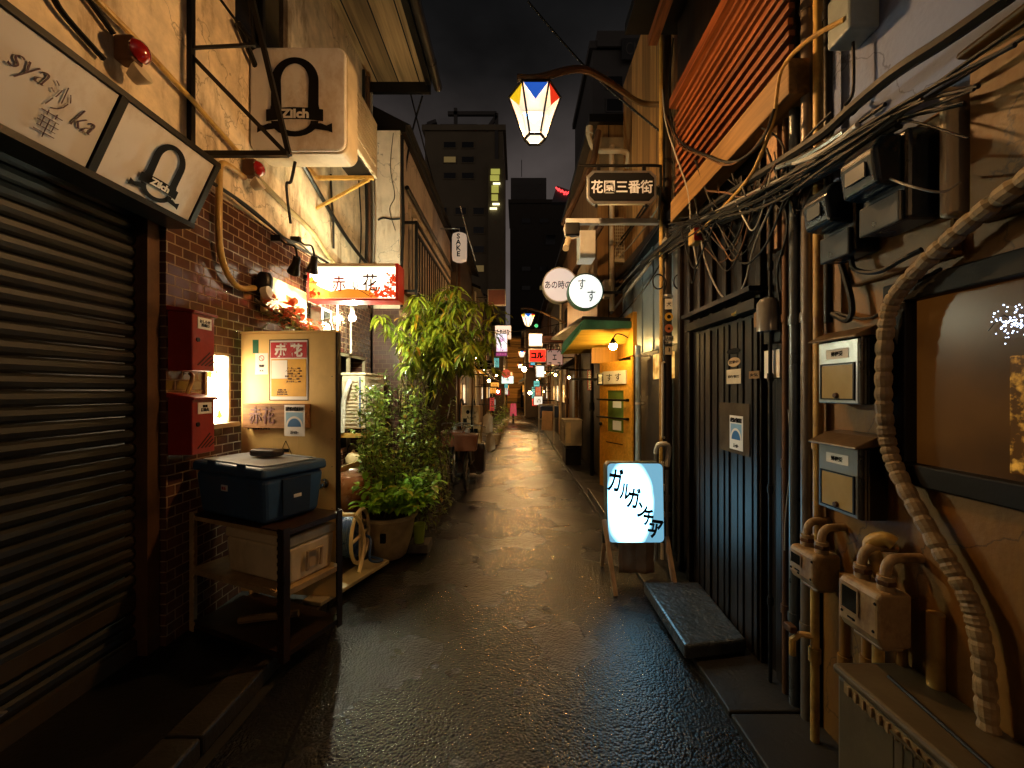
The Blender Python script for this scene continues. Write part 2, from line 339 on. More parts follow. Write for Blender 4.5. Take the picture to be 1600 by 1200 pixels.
M_brickL = brick('glazed brown tile', (.105,.046,.030), (.065,.030,.026), (.26,.17,.09), .11)
M_brickF = brick('red brown brick face', (.085,.03,.024), (.06,.022,.018), (.15,.10,.06), .35, swap=False)
M_road = asphalt('wet asphalt', (.0062,.0062,.0064), .16, 72.0)
M_kerb = mat('wet kerb concrete', (.030,.025,.018), .38, 0, var=.3, bump=.5, bscale=60, dirt=(.05,.04,.03), dscale=3)
M_slab = asphalt('wet stone slab', (.045,.05,.052), .16, 40.0, .6)
M_glassd = mat('dark glass', (.010,.009,.008), .06, 0, bump=0, spec=.8)
M_meterg = mat('meter plastic', (.016,.024,.034), .3, 0, var=.2, bump=.05)
M_brown = mat('brown plastic', (.13,.045,.02), .45, 0)
M_card = mat('cardboard', (.45,.31,.16), .7, 0, var=.1)
M_tape = mat('wrapped pipe tape', (.28,.19,.09), .6, 0, var=.5, scale=14, bump=.5, bscale=60, dirt=(.06,.04,.02))
M_terr = mat('glazed pot', (.48,.36,.21), .42, 0, var=.35, scale=9, bump=.3, dirt=(.09,.06,.03))
M_soil = mat('soil', (.025,.017,.011), .9, 0, bump=1, bscale=50)
M_bark = mat('bark', (.06,.042,.025), .8, 0, bump=.8)
M_cable = mat('black cable', (.007,.007,.007), .55, 0, bump=0, spec=.25)
M_cableg = mat('grey cable', (.33,.31,.27), .45, 0, bump=0)
M_bluepl = mat('blue hose plastic', (.03,.07,.20), .3, 0)
M_greenpl = mat('lime plastic', (.33,.45,.05), .45, 0)
M_greenroof = mat('green sheet metal', (.035,.16,.10), .4, .2, var=.25, dirt=(.03,.04,.03))
M_ystain = wood('yellow stained boards', (.52,.33,.05), .5, 'X', var=.25)
M_farwall = mat('far facade', (.20,.16,.095), .7, 0, var=.2, scale=.2, bump=0)
M_fardark = mat('far dark facade', (.085,.078,.07), .7, 0, var=.2, scale=.2, bump=0)
M_farwin = mat('far window', (.010,.011,.012), .15, 0, bump=0)

def frosted(name, col, st, trans=.75):
    m, t, b = nodes_of(name); N = t.nodes.new
    em = N('ShaderNodeEmission'); em.inputs[0].default_value = tuple(col)+(1,); em.inputs[1].default_value = st
    tr = N('ShaderNodeBsdfTransparent'); tr.inputs[0].default_value = (trans,trans,trans,1)
    ad = N('ShaderNodeAddShader'); t.links.new(em.outputs[0], ad.inputs[0]); t.links.new(tr.outputs[0], ad.inputs[1]); t.links.new(ad.outputs[0], t.nodes['Material Output'].inputs[0])
    return m
E_warm = frosted('lantern white pane', (1, .84, .62), .85)
E_blue = emi('lantern blue pane', (.006, .09, .50), 1.0)
E_yel = emi('lantern yellow pane', (.75, .48, .01), 1.0)
E_redp = emi('lantern red pane', (.75, .035, .01), 1.0)
E_bulbw = emi('white bulb', (.97, 1.0, .70), 2400)
E_bulby = emi('warm bulb', (1, .60, .18), 300)
E_sign = emi('lit sign white', (1, .88, .64), 2.6)
E_rsign = emi('lit round white', (.95, 1, .93), 1.05)
E_rsign2 = emi('dim round white', (.50, .43, .40), 1.0, (.6,.55,.5))

# ------------------------------------------------------------------ ground
put(MB().box((-60,-20,-.3),(60,160,-.012)).obj('ground', mat('dark ground', (.02,.018,.016), .6)), kind='structure')
mb = MB()     # the lane: one sheet, gently cambered
ys = [-3, 0, 1.5, 3, 4.5, 6, 8, 11, 15, 20, 28, 40]; xs = [-1.36, -.7, 0, .5, 1.02]
for y in ys:
    for i, x_ in enumerate(xs): mb.v.append(Vector((x_ + (.05*math.sin(y*.5) if i in (0,4) else 0) + (.18 if y > 12 and i == 0 else 0), y, .012*(1-abs(x_)/1.36))))
for j in range(len(ys)-1):
    for i in range(4): mb.f.append((j*5+i, j*5+i+1, j*5+i+6, j*5+i+5)); mb.m.append(0)
put(mb.obj('road', M_road), kind='structure')
mb = MB()
for i in range(34):
    y0 = -3+i*1.2; mb.box((-1.55, y0, -.01), (-1.36-.02, y0+1.19, .085))
put(mb.obj('kerb', M_kerb, bevel=.012), kind='structure')
put(MB().box((-2.7,-3,-.008),(-1.552,40,.07)).obj('pavement', mat('dark wet paving', (.007,.006,.005), .4, bump=.5, bscale=50)), kind='structure')
mb = MB()
for i in range(40): mb.box((1.035, -3+i*1.0, -.01), (1.46, -3+i*1.0+.985, .035))
put(mb.obj('gutter', mat('gutter concrete', (.016,.015,.0135), .5, bump=.6, bscale=45, dirt=(.02,.02,.02)), bevel=.008), kind='structure')
t = thing('manhole_cover', 'round wet iron manhole cover in the middle of the lane', 'manhole cover', (.17, 11, .012))
MB().lathe([(.30,.0),(.30,.014),(.285,.016),(.001,.016)], (.17,11,.0), 28).obj('cover', mat('wet iron', (.25,.22,.18), .18, .9, var=.4, scale=30), t)
mb = MB()
for k in range(-3,4): mb.box((.17-.2,11+k*.07-.008,.016),(.17+.2,11+k*.07+.008,.021))
mb.obj('ribs', M_steel, t)

mb = MB().bar((-1.30,3.0,.009),(-.86,1.2,.010),.012,.004)
put(mb.obj('road_joint', M_ink), kind='structure')

# ------------------------------------------------------------------ left: shuttered tile-and-plaster house
A = thing('plaster_house', 'cream plaster house over brown tiles with a dark roller shutter', 'building', (-2.3, 2.4, 0))
MB().box((-2.32,-1.5,2.97),(-2.1,3.05,6.0)).box((-2.32,3.75,2.97),(-2.1,5.88,6.0)).box((-2.32,3.05,2.97),(-2.1,3.75,4.35)).obj('upper_wall', M_plast, A)
MB().box((-2.25,3.03,4.33),(-2.14,3.77,6.0)).obj('dark_window', M_glassd, A)
MB().box((-2.13,3.04,4.30),(-2.06,3.76,4.35)).box((-2.13,3.38,4.35),(-2.10,3.42,6.0)).obj('window_frame', M_black, A)
MB().box((-2.32,2.45,0.07),(-2.1,2.74,2.965)).box((-2.32,2.74,1.86),(-2.1,2.98,2.965)).box((-2.32,2.74,.07),(-2.1,2.98,1.37)).box((-2.32,2.98,.07),(-2.1,3.16,2.965)).box((-2.32,3.16,2.06),(-2.1,5.88,2.965)).box((-2.32,4.02,.07),(-2.1,4.14,2.06)).box((-2.32,5.72,.07),(-2.1,5.88,2.06)).box((-2.32,4.14,.07),(-2.1,5.72,.85)).obj('tile_wall', M_brickL, A)
MB().box((-9,-1.5,.02),(-2.75,5.85,6.1)).box((-2.75,5.70,.02),(-2.33,5.85,6.0)).box((-2.75,-1.5,3.0),(-2.33,5.69,3.1)).obj('inner_walls', M_dark, A)
mb = MB()                                        # roller shutter: convex slats
z = .17
while z < 2.62:
    prof = [(0,0),(.012,.012),(.020,.034),(.016,.058),(.0,.070)]
    j_ = rnd.uniform(-.003,.003); mb.prism([(-2.215+a+j_, .1, z+b) for a, b in prof], (rnd.uniform(-.003,.003), 2.26, rnd.uniform(-.002,.002))); z += .0755
sh = mb.obj('roller_shutter', mat('grey green shutter', (.010,.0105,.0085), .5, .0, var=.5, scale=4, bump=.25, dirt=(.03,.02,.012), damt=.8), A)
MB().box((-2.225,.1,.35),(-2.19,2.35,.43)).box((-2.225,.1,.02),(-2.185,2.35,.165)).obj('bottom_rail', mat('tarnished steel', (.07,.05,.028), .5, .4, dirt=(.05,.04,.03)), sh)
MB().bar((-2.17,1.35,.25),(-2.17,1.62,.25),.018).tube([(-2.165,1.62,.25),(-2.15,1.68,.27),(-2.15,1.72,.25),(-2.165,1.68,.235)],.008,6).obj('handle', M_steel, sh)
MB().box((-2.26,2.36,.02),(-2.13,2.44,2.7)).obj('shutter_guide', M_rust, A)
MB().box((-2.30,.0,2.64),(-2.11,2.44,2.96)).obj('shutter_box', M_black, A)
MB().box((-2.35,-2,6.0),(-1.30,5.84,6.06)).obj('soffit', wood('soffit board', (.30,.19,.09), .6, 'Y', .7, planks=.3, across='X'), A)
MB().box((-2.35,5.842,5.86),(-1.24,5.90,6.2)).box((-1.30,-2,5.95),(-1.22,5.84,6.15)).obj('eave_board', M_black, A)
mb = MB().tube([(-1.15,-2,6.0),(-1.15,5.95,6.0)], .065, 10)
for y in (1.5,2.5,3.5,4.5,5.5): mb.lathe([(.072,-.02),(.072,.02)], (-1.15,y,6.0), 10, M=Matrix.Rotation(R(90),4,'X'))
mb.obj('gutter', mat('dark gutter', (.02,.016,.012), .35), A, smooth=True)
MB().box((-9,-2,6.07),(-1.25,5.9,6.3)).obj('roof', M_black, A)
MB().box((-2.6,4.16,.87),(-2.55,5.70,2.04)).obj('glass_front', M_glassd, A)
mb = MB()
for y in (4.15,4.65,5.15,5.68): mb.box((-2.15,y,.86),(-2.11,y+.035,2.05))
mb.box((-2.15,4.15,2.02),(-2.11,5.71,2.06)).box((-2.15,4.15,.85),(-2.11,5.71,.89)).box((-2.149,4.2,1.42),(-2.115,5.7,1.445))
mb.obj('window_bars', mat('weathered sash', (.30,.24,.16), .5, dirt=(.1,.06,.03)), A)
# small lit window beside the red boxes
win = MB().box((-2.13,2.761,1.375),(-2.098,2.959,1.844)).obj('lit_window', glowpane('lit window glow', (1,.80,.50), (.14,.035,.004), 38, 9, .47), A)
MB().box((-2.13,2.735,1.34),(-2.03,3.0,1.372)).box((-2.16,2.74,1.372),(-2.085,2.76,1.86)).box((-2.16,2.96,1.372),(-2.085,2.98,1.86)).box((-2.16,2.74,1.845),(-2.085,2.98,1.865)).obj('window_frame', mat('old steel sash', (.33,.26,.17), .45, .4, dirt=(.12,.08,.04)), win)
# pipes on this house
pz = [Wp(345,470,-2.02), Wp(345,420,-2.02)]
put(MB().tube(smoothpath([(-2.05,3.20,2.40),(-2.05,3.02,2.36),(-2.05,2.89,2.44),(-2.05,2.82,2.62),(-2.05,2.82,3.03),(-2.05,2.84,3.17),(-2.05,2.94,3.20),(-2.05,3.08,3.2)],5), .021, 10).obj('conduit_pipe', M_yellow, smooth=True), 'cream conduit bent down across the brown tiles beside the red letter boxes', 'pipe')
put(MB().tube([(-2.06,.6,3.62),(-2.06,1.6,3.55),(-2.06,2.2,3.50),(-2.06,2.6,3.44),(-2.06,3.08,3.35)], .016, 8).obj('conduit_pipe', M_yellow, smooth=True), 'slim conduit running along the plaster from the nearer red alarm lamp', 'pipe')
put(MB().tube(smoothpath([(-2.07,3.16,3.30),(-2.06,3.6,3.24),(-2.05,4.1,3.18),(-2.05,4.5,3.04),(-2.05,5.0,2.96),(-2.05,5.7,2.92)],6), .024, 8).obj('conduit_pipe', mat('olive conduit', (.22,.17,.07), .5), smooth=True), 'olive conduit sloping down the bright plaster behind the boxed sign', 'pipe')
put(MB().tube(smoothpath([(-2.05,3.0,4.3),(-2.05,3.5,3.95),(-2.05,4.2,3.66),(-2.05,5.0,3.42),(-2.0,5.75,3.25),(-1.95,5.86,3.22)],6), .022, 8).obj('conduit_pipe', M_black, smooth=True), 'black pipe slanting down the plaster towards the white pillar', 'pipe')
put(MB().tube(smoothpath([(-2.06,2.46,2.99),(-2.05,3.1,3.0),(-2.04,3.7,2.93),(-2.05,4.4,2.98),(-2.04,5.2,2.93),(-2.05,5.86,2.97)],6), .013, 6).obj('cable', M_cable, smooth=True), 'black cable tacked along the joint between tiles and plaster', 'cable', 'cables on the left facade')
for i,(a,b,r) in enumerate([((-2.06,5.55,2.98),(-2.06,5.5,5.9),.02),((-2.05,5.66,2.98),(-2.05,5.62,5.9),.03),((-2.07,5.36,3.05),(-2.06,5.32,5.0),.009),((-2.07,4.62,3.2),(-2.07,4.55,4.0),.012),((-2.05,5.78,2.98),(-2.05,5.78,5.8),.014)]):
    m_ = MB().tube(smoothpath([a, Vector(a).lerp(Vector(b),.35)+Vector((.02,.03*(-1)**i,0)), Vector(a).lerp(Vector(b),.7)+Vector((.01,-.03,0)), b],5), r, 6)
    put(m_.obj('cable', [M_cable,M_rust,M_cable,M_cable,M_cableg][i], smooth=True), 'cable climbing the plaster wall close to the white pillar', 'cable', 'cables climbing the left plaster')

def alarm_lamp(y, z, lab, X=-2.1, arc=True):
    t = thing('alarm_lamp', lab, 'alarm lamp', (X, y, z))
    MB().obox((X+.06,y,z),(.10,.07,.13),Matrix.Identity(3)).obj('housing', M_rust, t, bevel=.012)
    MB().lathe([(.052,0),(.056,.012),(.045,.035),(.02,.05),(.001,.053)], (X+.11,y,z), 18, M=Matrix.Rotation(R(90),4,'Y')).obj('red_lens', M_redlamp, t, smooth=True)
    MB().lathe([(.03,0),(.048,.05),(.05,.07),(.001,.072)], (X+.06,y+.02,z-.13), 16, M=Matrix.Rotation(R(60),4,'Y')).obj('bell', M_cream, t, smooth=True)
    if arc:
        MB().tube(smoothpath([(X+.03,y-.05,z+.05),(X+.03,y-.22,z+.12),(X+.03,y-.33,z+.06),(X+.03,y-.30,z-.05),(X+.03,y-.1,z-.12)],6), .014, 7).obj('cable_loop', M_black, t, smooth=True)
alarm_lamp(2.15, 3.38, 'red alarm lamp with a bell and cable loop above the slanted shop sign')
alarm_lamp(3.14, 3.30, 'small red alarm lamp at the bend of the cream conduit', arc=False)

# slanted fascia signs over the shutter
def zilch_logo(M, s, parent, m):
    """arch with a ribbon; s = height of the logo"""
    def L(x, y, z=.004): return M @ Vector((x*s, y*s, z))
    mb = MB(); n = 26; pts_o, pts_i = [], []
    for i in range(n+1):
        a = math.pi*i/n; pts_o.append((.30*math.cos(a), .20+.30*math.sin(a))); pts_i.append((.175*math.cos(a), .20+.22*math.sin(a)))
    outer = [(.30,-.15)]+pts_o+[(-.30,-.15)]; inner = [(.165,-.15)]+pts_i+[(-.165,-.15)]
    for i in range(len(outer)-1): mb.poly([L(*outer[i]),L(*outer[i+1]),L(*inner[i+1]),L(*inner[i])])
    for i in range(12):                                    # lower bowl
        a0, a1 = math.pi+math.pi*i/12, math.pi+math.pi*(i+1)/12
        mb.poly([L(.30*math.cos(a0),-.30+.20*math.sin(a0)),L(.30*math.cos(a1),-.30+.20*math.sin(a1)),L(.20*math.cos(a1),-.30+.13*math.sin(a1)),L(.20*math.cos(a0),-.30+.13*math.sin(a0))])
    def rib(x): return -.235-.05*(x/.36)**2*0+.03*(1-(x/.36)**2)
    xs = [-.36+.06*i for i in range(13)]
    for a, b in zip(xs[:-1], xs[1:]): mb.poly([L(a,rib(a)+.075,.006),L(b,rib(b)+.075,.006),L(b,rib(b)-.075,.006),L(a,rib(a)-.075,.006)])
    for sg in (-1, 1):
        mb.poly([L(sg*.33,-.33,.005),L(sg*.40,-.36,.005),L(sg*.47,-.33,.005),L(sg*.475,-.45,.005),L(sg*.42,-.425,.005),L(sg*.24,-.40,.005),L(sg*.20,-.33,.005)])
        for k in range(4): mb.poly([L(sg*(.31-.035*k),-.15,.004),L(sg*(.295-.035*k),-.15,.004),L(sg*(.3025-.035*k),-.10,.0045)])
    mb.obj('logo', m, parent)
    text('Zilch', .15*s, M @ Matrix.Translation((0,-.213*s,.009)), M_pale, parent, bold=.006*s, w=.36*s)
top, bot = Vector((-1.79,0,2.93)), Vector((-1.95,0,2.59)); mid = (top+bot)/2
tilt = math.degrees(math.atan2(top.x-bot.x, top.z-bot.z)); ht = (top-bot).length
t = thing('fascia_sign', 'long slanted cream shop sign over the shutter, red brown script and ribbon logo', 'shop sign', (-1.9,1.2,2.6))
M_face = mat('sign acrylic', (.62,.60,.60), .35, 0, var=.08, scale=1.5, bump=.03, dirt=(.3,.2,.12), dscale=2.5, damt=.5)
for nm, a, b in (('script_panel', -.1, 1.845), ('logo_panel', 1.885, 2.42)):
    mb = MB().prism([(top.x,a,top.z),(bot.x,a,bot.z),(-2.09,a,bot.z),(-2.09,a,top.z)], (0,b-a,0)); mb.obj(nm, M_face, t, bevel=.004)
mb = MB().prism([(top.x+.012,-.1,top.z),(top.x+.012,-.1,top.z+.03),(-2.095,-.1,top.z+.03),(-2.095,-.1,top.z+.002)], (0,2.56,0))
mb.prism([(bot.x+.016,-.1,bot.z+.01),(bot.x+.012,-.1,bot.z-.02),(-2.095,-.1,bot.z-.02),(-2.095,-.1,bot.z-.002)], (0,2.56,0))
for y in (1.848, 2.423): mb.prism([(top.x+.01,y,top.z),(bot.x+.01,y,bot.z),(-2.095,y,bot.z),(-2.095,y,top.z)], (0,.034,0))
mb.obj('frame', M_black, t)
FM = lambda y: frame((mid.x, y, mid.z), 90, tilt) 
zilch_logo(FM(2.16) @ Matrix.Translation((.01,-.01,.004)), .31, t, M_ink)
base = FM(1.65)
text('sya', .125, base @ Matrix.Translation((-.105,.045,.006)), M_brownink, t, shear=.4, bold=-.002, sx=.8)
text('ka', .125, base @ Matrix.Translation((.115,.0,.006)), M_brownink, t, shear=.4, bold=-.002, sx=.8)
text('沙\n華', .125, base @ Matrix.Translation((.01,-.03,.006)), M_brownink, t, line=.95, bold=-.0025, sx=.7)

# iron frame jutting from the wall in front of the boxed sign
mb = MB(); y = 2.62
for a, b, w in [((298,-40),(298,243),.035),((298,241),(450,241),.032),((380,-60),(452,243),.028),((215,0),(450,243),.026),((298,75),(397,70),.016),((345,0),(398,72),.016),((398,72),(385,-30),.014)]:
    mb.bar(P(a[0],a[1],y), P(b[0],b[1],y+(.02 if w<.03 else 0)), w)
mb.bar(P(298,225,y), P(298,225,y)+Vector((-.1,0,0)), .03)
put(mb.obj('sign_bracket', M_black), 'empty black iron frame with braces in front of the boxed logo sign', 'bracket')
# boxed sign
t = thing('box_sign', 'square cream box sign with ribbon logo behind the iron frame', 'shop sign', (-1.72,3.2,3.2))
a, b = P(390,235,3.2), P(540,73,3.2); cx, cz, w, h = (a.x+b.x)/2, (a.z+b.z)/2, b.x-a.x, b.z-a.z
FB = frame((cx,3.2,cz),0)
mb = MB().rrect(w,h,.03,.07,-.03); mb.v = [FB @ p for p in mb.v]; mb.obj('face', mat('box sign acrylic', (.78,.76,.74), .3, 0, var=.1, scale=2, bump=.02, dirt=(.36,.23,.1), dscale=2.2, damt=.6), t, bevel=.018, seg=3)
mb = MB().rrect(w+.012,h+.012,.20,.075,-.235); mb.v = [FB @ p for p in mb.v]; mb.obj('casing', M_cream, t, bevel=.01)
zilch_logo(FB @ Matrix.Translation((-.02,.01,0)), .62, t, M_ink)
MB().bar((-2.1,3.33,cz+.2),(cx-w/2+.02,3.33,cz+.2),.04).bar((-2.1,3.33,cz-.2),(cx-w/2+.02,3.33,cz-.2),.04).obj('arm', M_black, t)
mb = MB().tube(smoothpath([(cx-.1,3.35,cz-h/2),(cx-.14,3.36,cz-h/2-.16),(cx-.2,3.4,cz-h/2-.18),(cx-.22,3.5,cz-h/2-.45)],5),.012,6)
put(mb.obj('cable', M_cable, smooth=True), 'short black lead dangling below the boxed logo sign', 'cable', 'cables on the left facade')

def ac_unit(name, lab, x0, x1, y0, y1, z0, z1, face, group='outdoor air conditioner units', mface=None, fan=True, side_coil=False, dark=None):
    """outdoor air conditioner; face = '+x' or '-x' is the front"""
    t = thing(name, lab, 'air conditioner', ((x0+x1)/2,(y0+y1)/2,z0), group=group); mface = mface or M_cream
    MB().box((x0,y0,z0),(x1,y1,z1-.02)).obj('case', mface, t, bevel=.015)
    MB().box((x0-.01,y0-.01,z1-.02),(x1+.01,y1+.01,z1+.012)).obj('top_cover', mface, t, bevel=.012)
    s = 1 if face == '+x' else -1; X = x1 if s > 0 else x0
    cy, cz, r = y0+(y1-y0)*.44, (z0+z1)/2, min(y1-y0, z1-z0)*.42
    MB().lathe([(r,0),(r,.006),(.001,.006)], (X,cy,cz), 28, M=Matrix.Rotation(R(90*s),4,'Y')).obj('fan_opening', M_black, t)
    mb = MB(); n = 16
    for i in range(n+1): yy = cy-r*1.03+2.06*r*i/n; mb.box((X+s*.014,yy-.0025,cz-r*1.04),(X+s*.018,yy+.0025,cz+r*1.04))
    for i in range(5): zz = cz-r*1.04+2.08*r*i/4; mb.box((X+s*.0185,cy-r*1.05,zz-.004),(X+s*.0225,cy+r*1.05,zz+.004))
    mb.obj('fan_grille', mface, t)
    for b in range(4):
        pass
    MB().box((x0+.04,y0+.08,z0-.05),(x1-.04,y0+.14,z0-.001)).box((x0+.04,y1-.14,z0-.05),(x1-.04,y1-.08,z0-.001)).obj('feet', M_black, t)
    return t
# air conditioner hung high behind the boxed sign
t = thing('air_conditioner', 'beige outdoor air conditioner hung high beside the boxed logo sign', 'air conditioner', (-1.7,3.95,3.9), group='outdoor air conditioner units')
x1 = -1.50
MB().box((-1.79,3.66,3.87),(x1,4.40,4.46)).obj('case', M_cream, t, bevel=.014)
mb = MB()
for i in range(9): z = 3.97+i*.05; mb.box((x1+.001,3.74,z),(x1+.010,4.34,z+.022))
mb.obj('louvres', M_cream, t)
MB().box((-1.77,3.70,3.85),(x1-.03,4.36,3.869)).obj('drain_pan', M_black, t)
MB().bar((-2.1,3.80,3.82),(-1.50,3.80,3.82),.035).bar((-2.1,4.28,3.82),(-1.50,4.28,3.82),.035).bar((-2.1,4.28,3.5),(-1.55,4.28,3.8),.025).bar((-2.085,3.78,3.82),(-2.085,4.30,3.82),.03).obj('bracket', M_yellow, t)

# two red letter boxes
def red_box(z0, z1, lab, sticker):
    t = thing('red_box', lab, 'letter box', (-2.02,2.55,z0), group='red boxes on the tiles')
    MB().box((-2.1,2.46,z0),(-1.95,2.64,z1-.02)).obj('body', M_red, t, bevel=.006)
    MB().prism([(-2.1,2.45,z1-.018),(-1.935,2.45,z1-.035),(-1.93,2.45,z1-.018),(-2.1,2.45,z1+.012)], (0,.2,0)).obj('hood', M_red, t, bevel=.004)
    MB().box((-1.9495,2.50,z1-.12),(-1.9465,2.61,z1-.05)).obj('sticker', M_paper, t)
    MB().lathe([(.014,0),(.014,.006),(.001,.006)], (-1.95,2.50,(z0+z1)/2+.0), 12, M=Matrix.Rotation(R(90),4,'Y')).obj('lock', M_black, t)
    mb = MB()
    for i in range(4): mb.bar((-1.949,2.50+i*.03,z0+.035),(-1.949,2.60+i*.012,z0+.12-i*.02),.004,.006)
    mb.obj('vent_slots', M_black, t)
    FMx = frame((-1.946,2.555,z1-.085),90)
    text(sticker, .022, FMx, M_ink, t, bold=.0006)
red_box(1.72, 2.10, 'upper red metal box with a paper label on the brown tiles', 'おしらせ\n 投函口')
red_box(1.21, 1.575, 'lower red metal box with a small white sticker above the blue cooler', '■■\n連絡先')
put(MB().tube(smoothpath([(-2.06,2.56,1.58),(-2.05,2.57,1.63),(-2.06,2.6,1.69),(-2.08,2.6,1.71)],4),.012,6).obj('conduit_pipe', M_yellow, smooth=True), 'short bent pipe joining the two red boxes', 'pipe')
t = thing('meter_pot', 'dark round junction pot with a cream cap where the conduit ends on the tiles', 'junction box', (-2.0,3.28,2.4))
MB().lathe([(.05,0),(.06,.03),(.06,.12),(.04,.16),(.001,.165)], (-2.02,3.28,2.38), 14).obj('pot', M_black, t, smooth=True)
MB().lathe([(.055,0),(.055,.05),(.001,.055)], (-2.0,3.24,2.36), 16, M=Matrix.Rotation(R(75),4,'Y')).obj('cap', M_cream, t, smooth=True)

# decorative board over the door, its clip lamps, flowers
t = thing('name_board', 'pale wooden board on the tiles glowing under the clip lamps', 'board', (-2.05,3.6,2.27))
MB().box((-2.09,3.32,2.24),(-2.04,3.98,2.55)).obj('board', wood('pale board wood', (.55,.38,.17), .5, 'Y', .7), t, bevel=.012)
MB().box((-2.04,3.34,2.23),(-1.99,3.99,2.255)).obj('shelf_lip', M_ply, t)
def clip_lamp(c, aim, lab, power, lit):
    t = thing('clip_lamp', lab, 'spotlight', c, group='clip lamps over the board')
    c, aim = Vector(c), Vector(aim); d = (aim-c).normalized(); q = d.to_track_quat('Z','Y').to_matrix()
    MB().lathe([(.022,-.07),(.03,-.06),(.032,0),(.05,.07),(.052,.085),(.045,.084),(.03,.02)], c, 16, M=q).obj('shade', M_black, t, smooth=True)
    MB().sphere(c+d*.045, .032, 12).obj('bulb', emi('clip lamp bulb', (1,.80,.45), 220), t, smooth=True)
    MB().tube(smoothpath([c-d*.06, c-d*.1+Vector((-.03,0,.06)), c+Vector((-.08,0,.17)), c+Vector((-.14,0,.22))],4), .009, 6).obj('stem', M_black, t, smooth=True)
    MB().box(c+Vector((-.2,-.02,.19)), c+Vector((-.12,.02,.24))).obj('clamp', M_black, t)
    li = bpy.data.lights.new('spot_light', 'SPOT'); li.energy = power; li.color = (1,.72,.36); li.spot_size = R(95); li.spot_blend = .7; li.shadow_soft_size = .03
    lo = bpy.data.objects.new('spot_light', li); C.objects.link(lo); lo.parent = t
    lo.matrix_world = Matrix.Translation(c+d*.095) @ (-d).to_track_quat('Z','Y').to_matrix().to_4x4()
clip_lamp((-1.86,3.44,2.66), (-2.04,3.62,2.40), 'black clip lamp hanging over the wooden board', 40, True)
clip_lamp((-1.86,3.74,2.76), (-2.0,3.9,2.45), 'second clip lamp close beside the lit paper sign', 34, True)
put(MB().tube(smoothpath([(-2.06,3.0,3.0),(-2.0,3.3,2.93),(-1.98,3.5,2.90),(-2.0,3.8,2.95),(-1.98,4.1,2.88),(-2.0,4.6,2.86)],6), .009, 6).obj('cable', M_cable, smooth=True), 'black cable carrying the clip lamps above the board', 'cable', 'cables on the left facade')

def leaf(mb, p, d, L, w, droop=.3, m=0, segs=3, up=None):
    """a pointed, folded leaf; starts at p and heads along d, bending down"""
    d = d.normalized(); side = d.cross(Vector((0,0,1))); side = side.normalized() if side.length > .05 else Vector((1,0,0))
    prof = [0.0, .8, 1.0, .65, 0.0] if segs > 3 else [0.0, 1.0, .75, 0.0]
    n = len(prof); rows = []; q = Vector(p); dd = Vector(d)
    for i, k in enumerate(prof):
        if k == 0: rows.append([len(mb.v)]); mb.v.append(Vector(q))
        else:
            nrm = side.cross(dd)
            rows.append([len(mb.v), len(mb.v)+1, len(mb.v)+2])
            mb.v += [q-side*w*k/2+nrm*w*.12, Vector(q), q+side*w*k/2+nrm*w*.12]
        dd = (dd + Vector((0,0,-droop))).normalized(); q = q + dd*L/(n-1)
    for a, b in zip(rows[:-1], rows[1:]):
        if len(a) == 1 and len(b) == 3: fs = [(a[0],b[1],b[0]),(a[0],b[2],b[1])]
        elif len(a) == 3 and len(b) == 1: fs = [(a[0],a[1],b[0]),(a[1],a[2],b[0])]
        else: fs = [(a[0],a[1],b[1],b[0]),(a[1],a[2],b[2],b[1])]
        mb.f += fs; mb.m += [m]*len(fs)
def rdir(z0=-1, z1=1):
    a = rnd.uniform(0, 2*math.pi); z = rnd.uniform(z0, z1); s = math.sqrt(max(0,1-z*z)); return Vector((s*math.cos(a), s*math.sin(a), z))
L_gar = leafmat('garland leaf', (.10,.14,.02), (.30,.20,.04)); L_fl = leafmat('artificial petal', (.55,.02,.015), (.75,.25,.10))
t = thing('flower_garland', 'garland of red artificial flowers and leaves along the top of the ivory door', 'flowers', (-1.85,3.5,2.1))
mb, mp = MB(), MB()
for i in range(150):
    f = rnd.random(); c = Vector((-2.0+.16*rnd.random(), 3.2+.75*f, 2.23-.10*f+rnd.uniform(-.07,.08)))
    leaf(mb, c, rdir(-.5,.8), rnd.uniform(.05,.10), rnd.uniform(.02,.035), .25)
    if i % 2 == 0:
        mp = MB()
        for k in range(5): leaf(mp, c+Vector((.02,-.02,.01)), rdir(-.4,.9), rnd.uniform(.03,.05), .03, .2)
        mp.obj('blossom', L_fl, t)
for c, s in ((Vector((-1.93,3.52,2.32)), .11), (Vector((-1.90,3.6,2.27)), .08)):
    mp = MB()
    for k in range(7):
        a = 2*math.pi*k/7; leaf(mp, c, Vector((math.cos(a)*.7,-.5,math.sin(a)*.9)), s, s*.75, .1)
    mp.obj('blossom', L_fl, t)
mb.obj('leaves', L_gar, t)
put(MB().tube(smoothpath([(-2.02,3.15,2.3),(-1.93,3.4,2.2),(-1.95,3.7,2.16),(-2.0,3.95,2.12)],4),.012,6).obj('branch', M_bark), None); bpy.data.objects['branch'].parent = t; bpy.data.objects['branch'].matrix_parent_inverse = MW[t].inverted()

